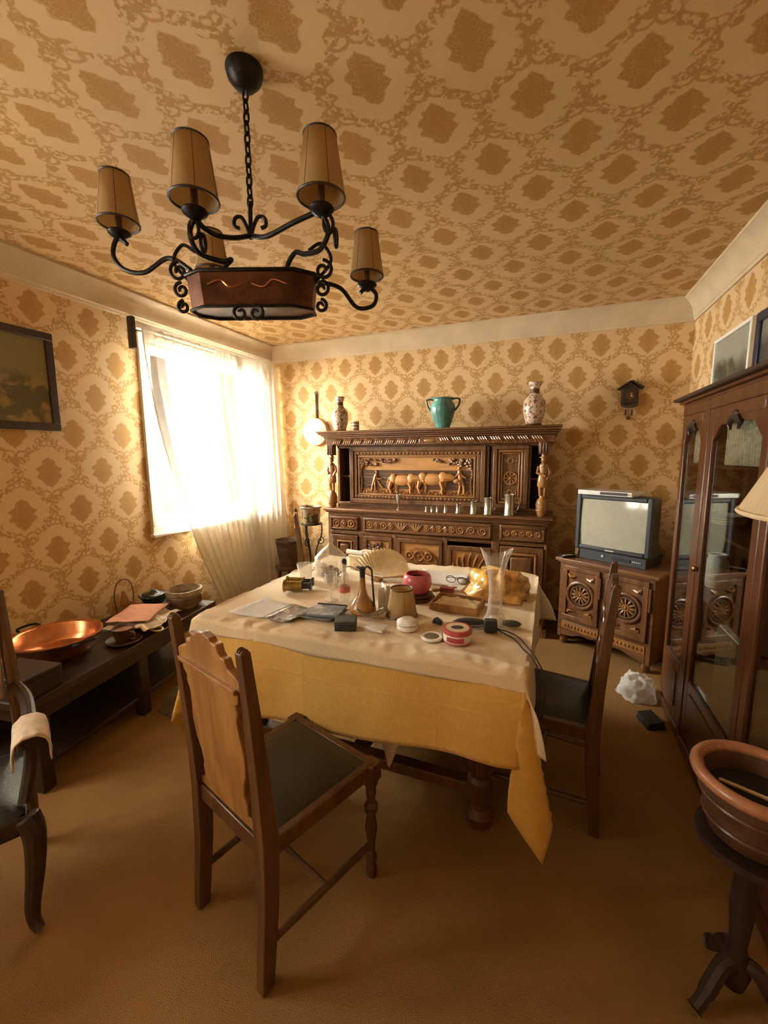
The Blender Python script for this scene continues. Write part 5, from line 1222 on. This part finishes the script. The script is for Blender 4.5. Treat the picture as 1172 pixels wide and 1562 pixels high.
sm = thing('spectacle_case', 'dark patterned spectacle case beside the glass vase', 'case', at(-.285, 1.715), 15)
MB().ball(0, 0, .018, .075, .034, .018).build('case_shell', spotted('dark pattern', (.022, .022, .026), (.22, .16, .13), 26, .58), sm)
MB().torus(0, 0, .018, .054, .0022, u=36, v=6, sx=1.39, sy=.63).build('seam', 'pewter', sm)
ad = thing('power_adapter', 'black power adapter block at the foot of the glass vase', 'adapter', at(-.200, 1.695), 10)
MB().box(-.026, .026, -.020, .020, 0, .050).build('block', 'black', ad, bevel=.005)
MB().tube(smooth_pts([(.026, 0, .012), (.06, -.02, .006), (.10, -.06, .006), (.135, -.13, .006), (.168, -.20, .010), (.192, -.25, -.01), (.20, -.27, -.09), (.198, -.285, -.19)], 7), .0032, 7, RZ(-10)).build('cable', 'black', ad)
MB().tube(smooth_pts([(.026, .008, .012), (.07, .005, .006), (.115, -.035, .006), (.15, -.11, .006), (.180, -.19, .010), (.207, -.24, -.02), (.216, -.255, -.10), (.209, -.27, -.18)], 7), .0028, 7, RZ(-10)).build('cable', 'black', ad)
gs = thing('oblong_stone', 'dark grey oblong stone beside the base of the glass vase', 'stone', at(-.125, 1.775), 5)
MB().ball(0, 0, .014, .042, .020, .014).build('stone', plain('grey stone', (.075, .068, .06), .6), gs)
vs_ = thing('glass_vase', 'tall slender glass vase with a flared two-pointed mouth', 'vase', at(-.195, 1.785))
def vs_fn(u, v):
    a = 2*PI*u
    prof = [(0, .048), (.05, .046), (.15, .032), (.4, .025), (.65, .028), (.82, .040), (.93, .052), (1, .060)]
    for i in range(len(prof)-1):
        if prof[i][0] <= v <= prof[i+1][0]:
            q = (v-prof[i][0])/(prof[i+1][0]-prof[i][0]); r = prof[i][1]+(prof[i+1][1]-prof[i][1])*q; break
    tip = max(0, v-.55)/.45
    h = .318*v+.017*tip**2*math.cos(2*a)
    k = 1+.05*math.cos(6*a)*(1-tip*.5)
    return (r*k*math.cos(a)*(1+.12*tip), r*k*math.sin(a)*(1-.30*tip), h)
MB().grid(vs_fn, 40, 32, RZ(12), True).build('vase_body', 'vase_glass', vs_, smooth=80)
MB().lathe([(.001, 0), (.049, 0), (.049, .010), (.030, .022), (.001, .026)], 28, None, False).build('vase_foot', 'vase_glass', vs_, smooth=40)
bag('amber_wrap', 'crumpled amber plastic wrap at the far right corner of the table', 'amber', at(-.225, 2.17), .135, .125, 4.4, 22, 'wrapping', 1.15)
bw = thing('brown_shell', 'small brown shiny shell left of the amber wrap', 'shell', at(-.385, 2.36))
MB().lathe([(.001, 0), (.03, .004), (.040, .022), (.030, .045), (.018, .056), (.008, .075), (.001, .078)], 18, RY(20), False, 7, .10).build('shell_body', plain('brown shell', (.22, .09, .03), .2, var=.4, scale=25), bw, smooth=60)
MB().torus(.018, -.02, .02, .018, .006, 'x', u=16, v=7).build('shell_lip', 'copper', bw)
tr = thing('wooden_tray', 'small wooden tray with crumpled paper, right of the lampshade', 'tray', at(-.385, 1.925), -4)
MB().box(-.115, .115, -.085, .085, 0, .010).build('tray_bottom', 'oak', tr, bevel=.002)
for x0, x1, y0, y1 in ((-.115, .115, -.085, -.075), (-.115, .115, .075, .085), (-.115, -.105, -.075, .075), (.105, .115, -.075, .075)): MB().box(x0, x1, y0, y1, .010, .034).build('side', 'oak', tr, bevel=.002)
MB().grid(lambda u, v: ((u-.5)*.20, (v-.5)*.14, .013+.010*(noise.noise(Vector((u*6, v*6, 2)))+.8)), 26, 18).build('paper_lining', 'cream', tr, smooth=80, solid=.001)
rb = thing('red_box', 'little red box behind the wooden tray', 'box', at(-.480, 2.115), -12)
MB().box(-.036, .036, -.016, .016, 0, .024).build('box_body', plain('brick red', (.24, .035, .025), .5), rb, bevel=.002)
MB().box(-.037, .037, -.017, .017, .025, .030).build('lid', plain('brick red lid', (.26, .04, .03), .5), rb, bevel=.002)
hb_ = thing('wooden_spoon', 'small wooden spoon leaning by the pink pot', 'spoon', at(-.540, 2.10), 25)
MB().ball(0, 0, .012, .030, .022, .010).build('spoon_bowl', 'oak', hb_)
MB().tube([(.025, 0, .014), (.12, .02, .018)], [.006, .004], 8).build('spoon_handle', 'oak', hb_)
sheet('paper_sheet', 'large white paper sheet at the back of the table', 'paper', P2((-.76, 2.24), (-.42, 2.23), (-.40, 2.48), (-.72, 2.50)), .003, 'paper', .004)
sheet('paper_sheet', 'white paper sheet in front of the amber wrap', 'paper', P2((-.50, 2.15), (-.41, 2.14), (-.40, 2.24), (-.48, 2.25)), .008, 'paper', .004)
eg = thing('eyeglasses', 'folded thin metal eyeglasses on the white paper', 'eyeglasses', (-.46, 2.260, Z0+.012), -10)
for x in (-.034, .034): MB().torus(x, 0, .018, .024, .0022, 'y', u=20, v=6, sx=1.15, sy=.8).build('rim', 'iron', eg)
b = MB(); b.tube([(-.008, 0, .022), (.008, 0, .022)], .002, 6).tube([(-.062, 0, .022), (-.06, .06, .01), (.03, .075, .004)], .002, 6).tube([(.062, 0, .022), (.062, .07, .012), (-.03, .085, .006)], .002, 6); b.build('temples', 'iron', eg)
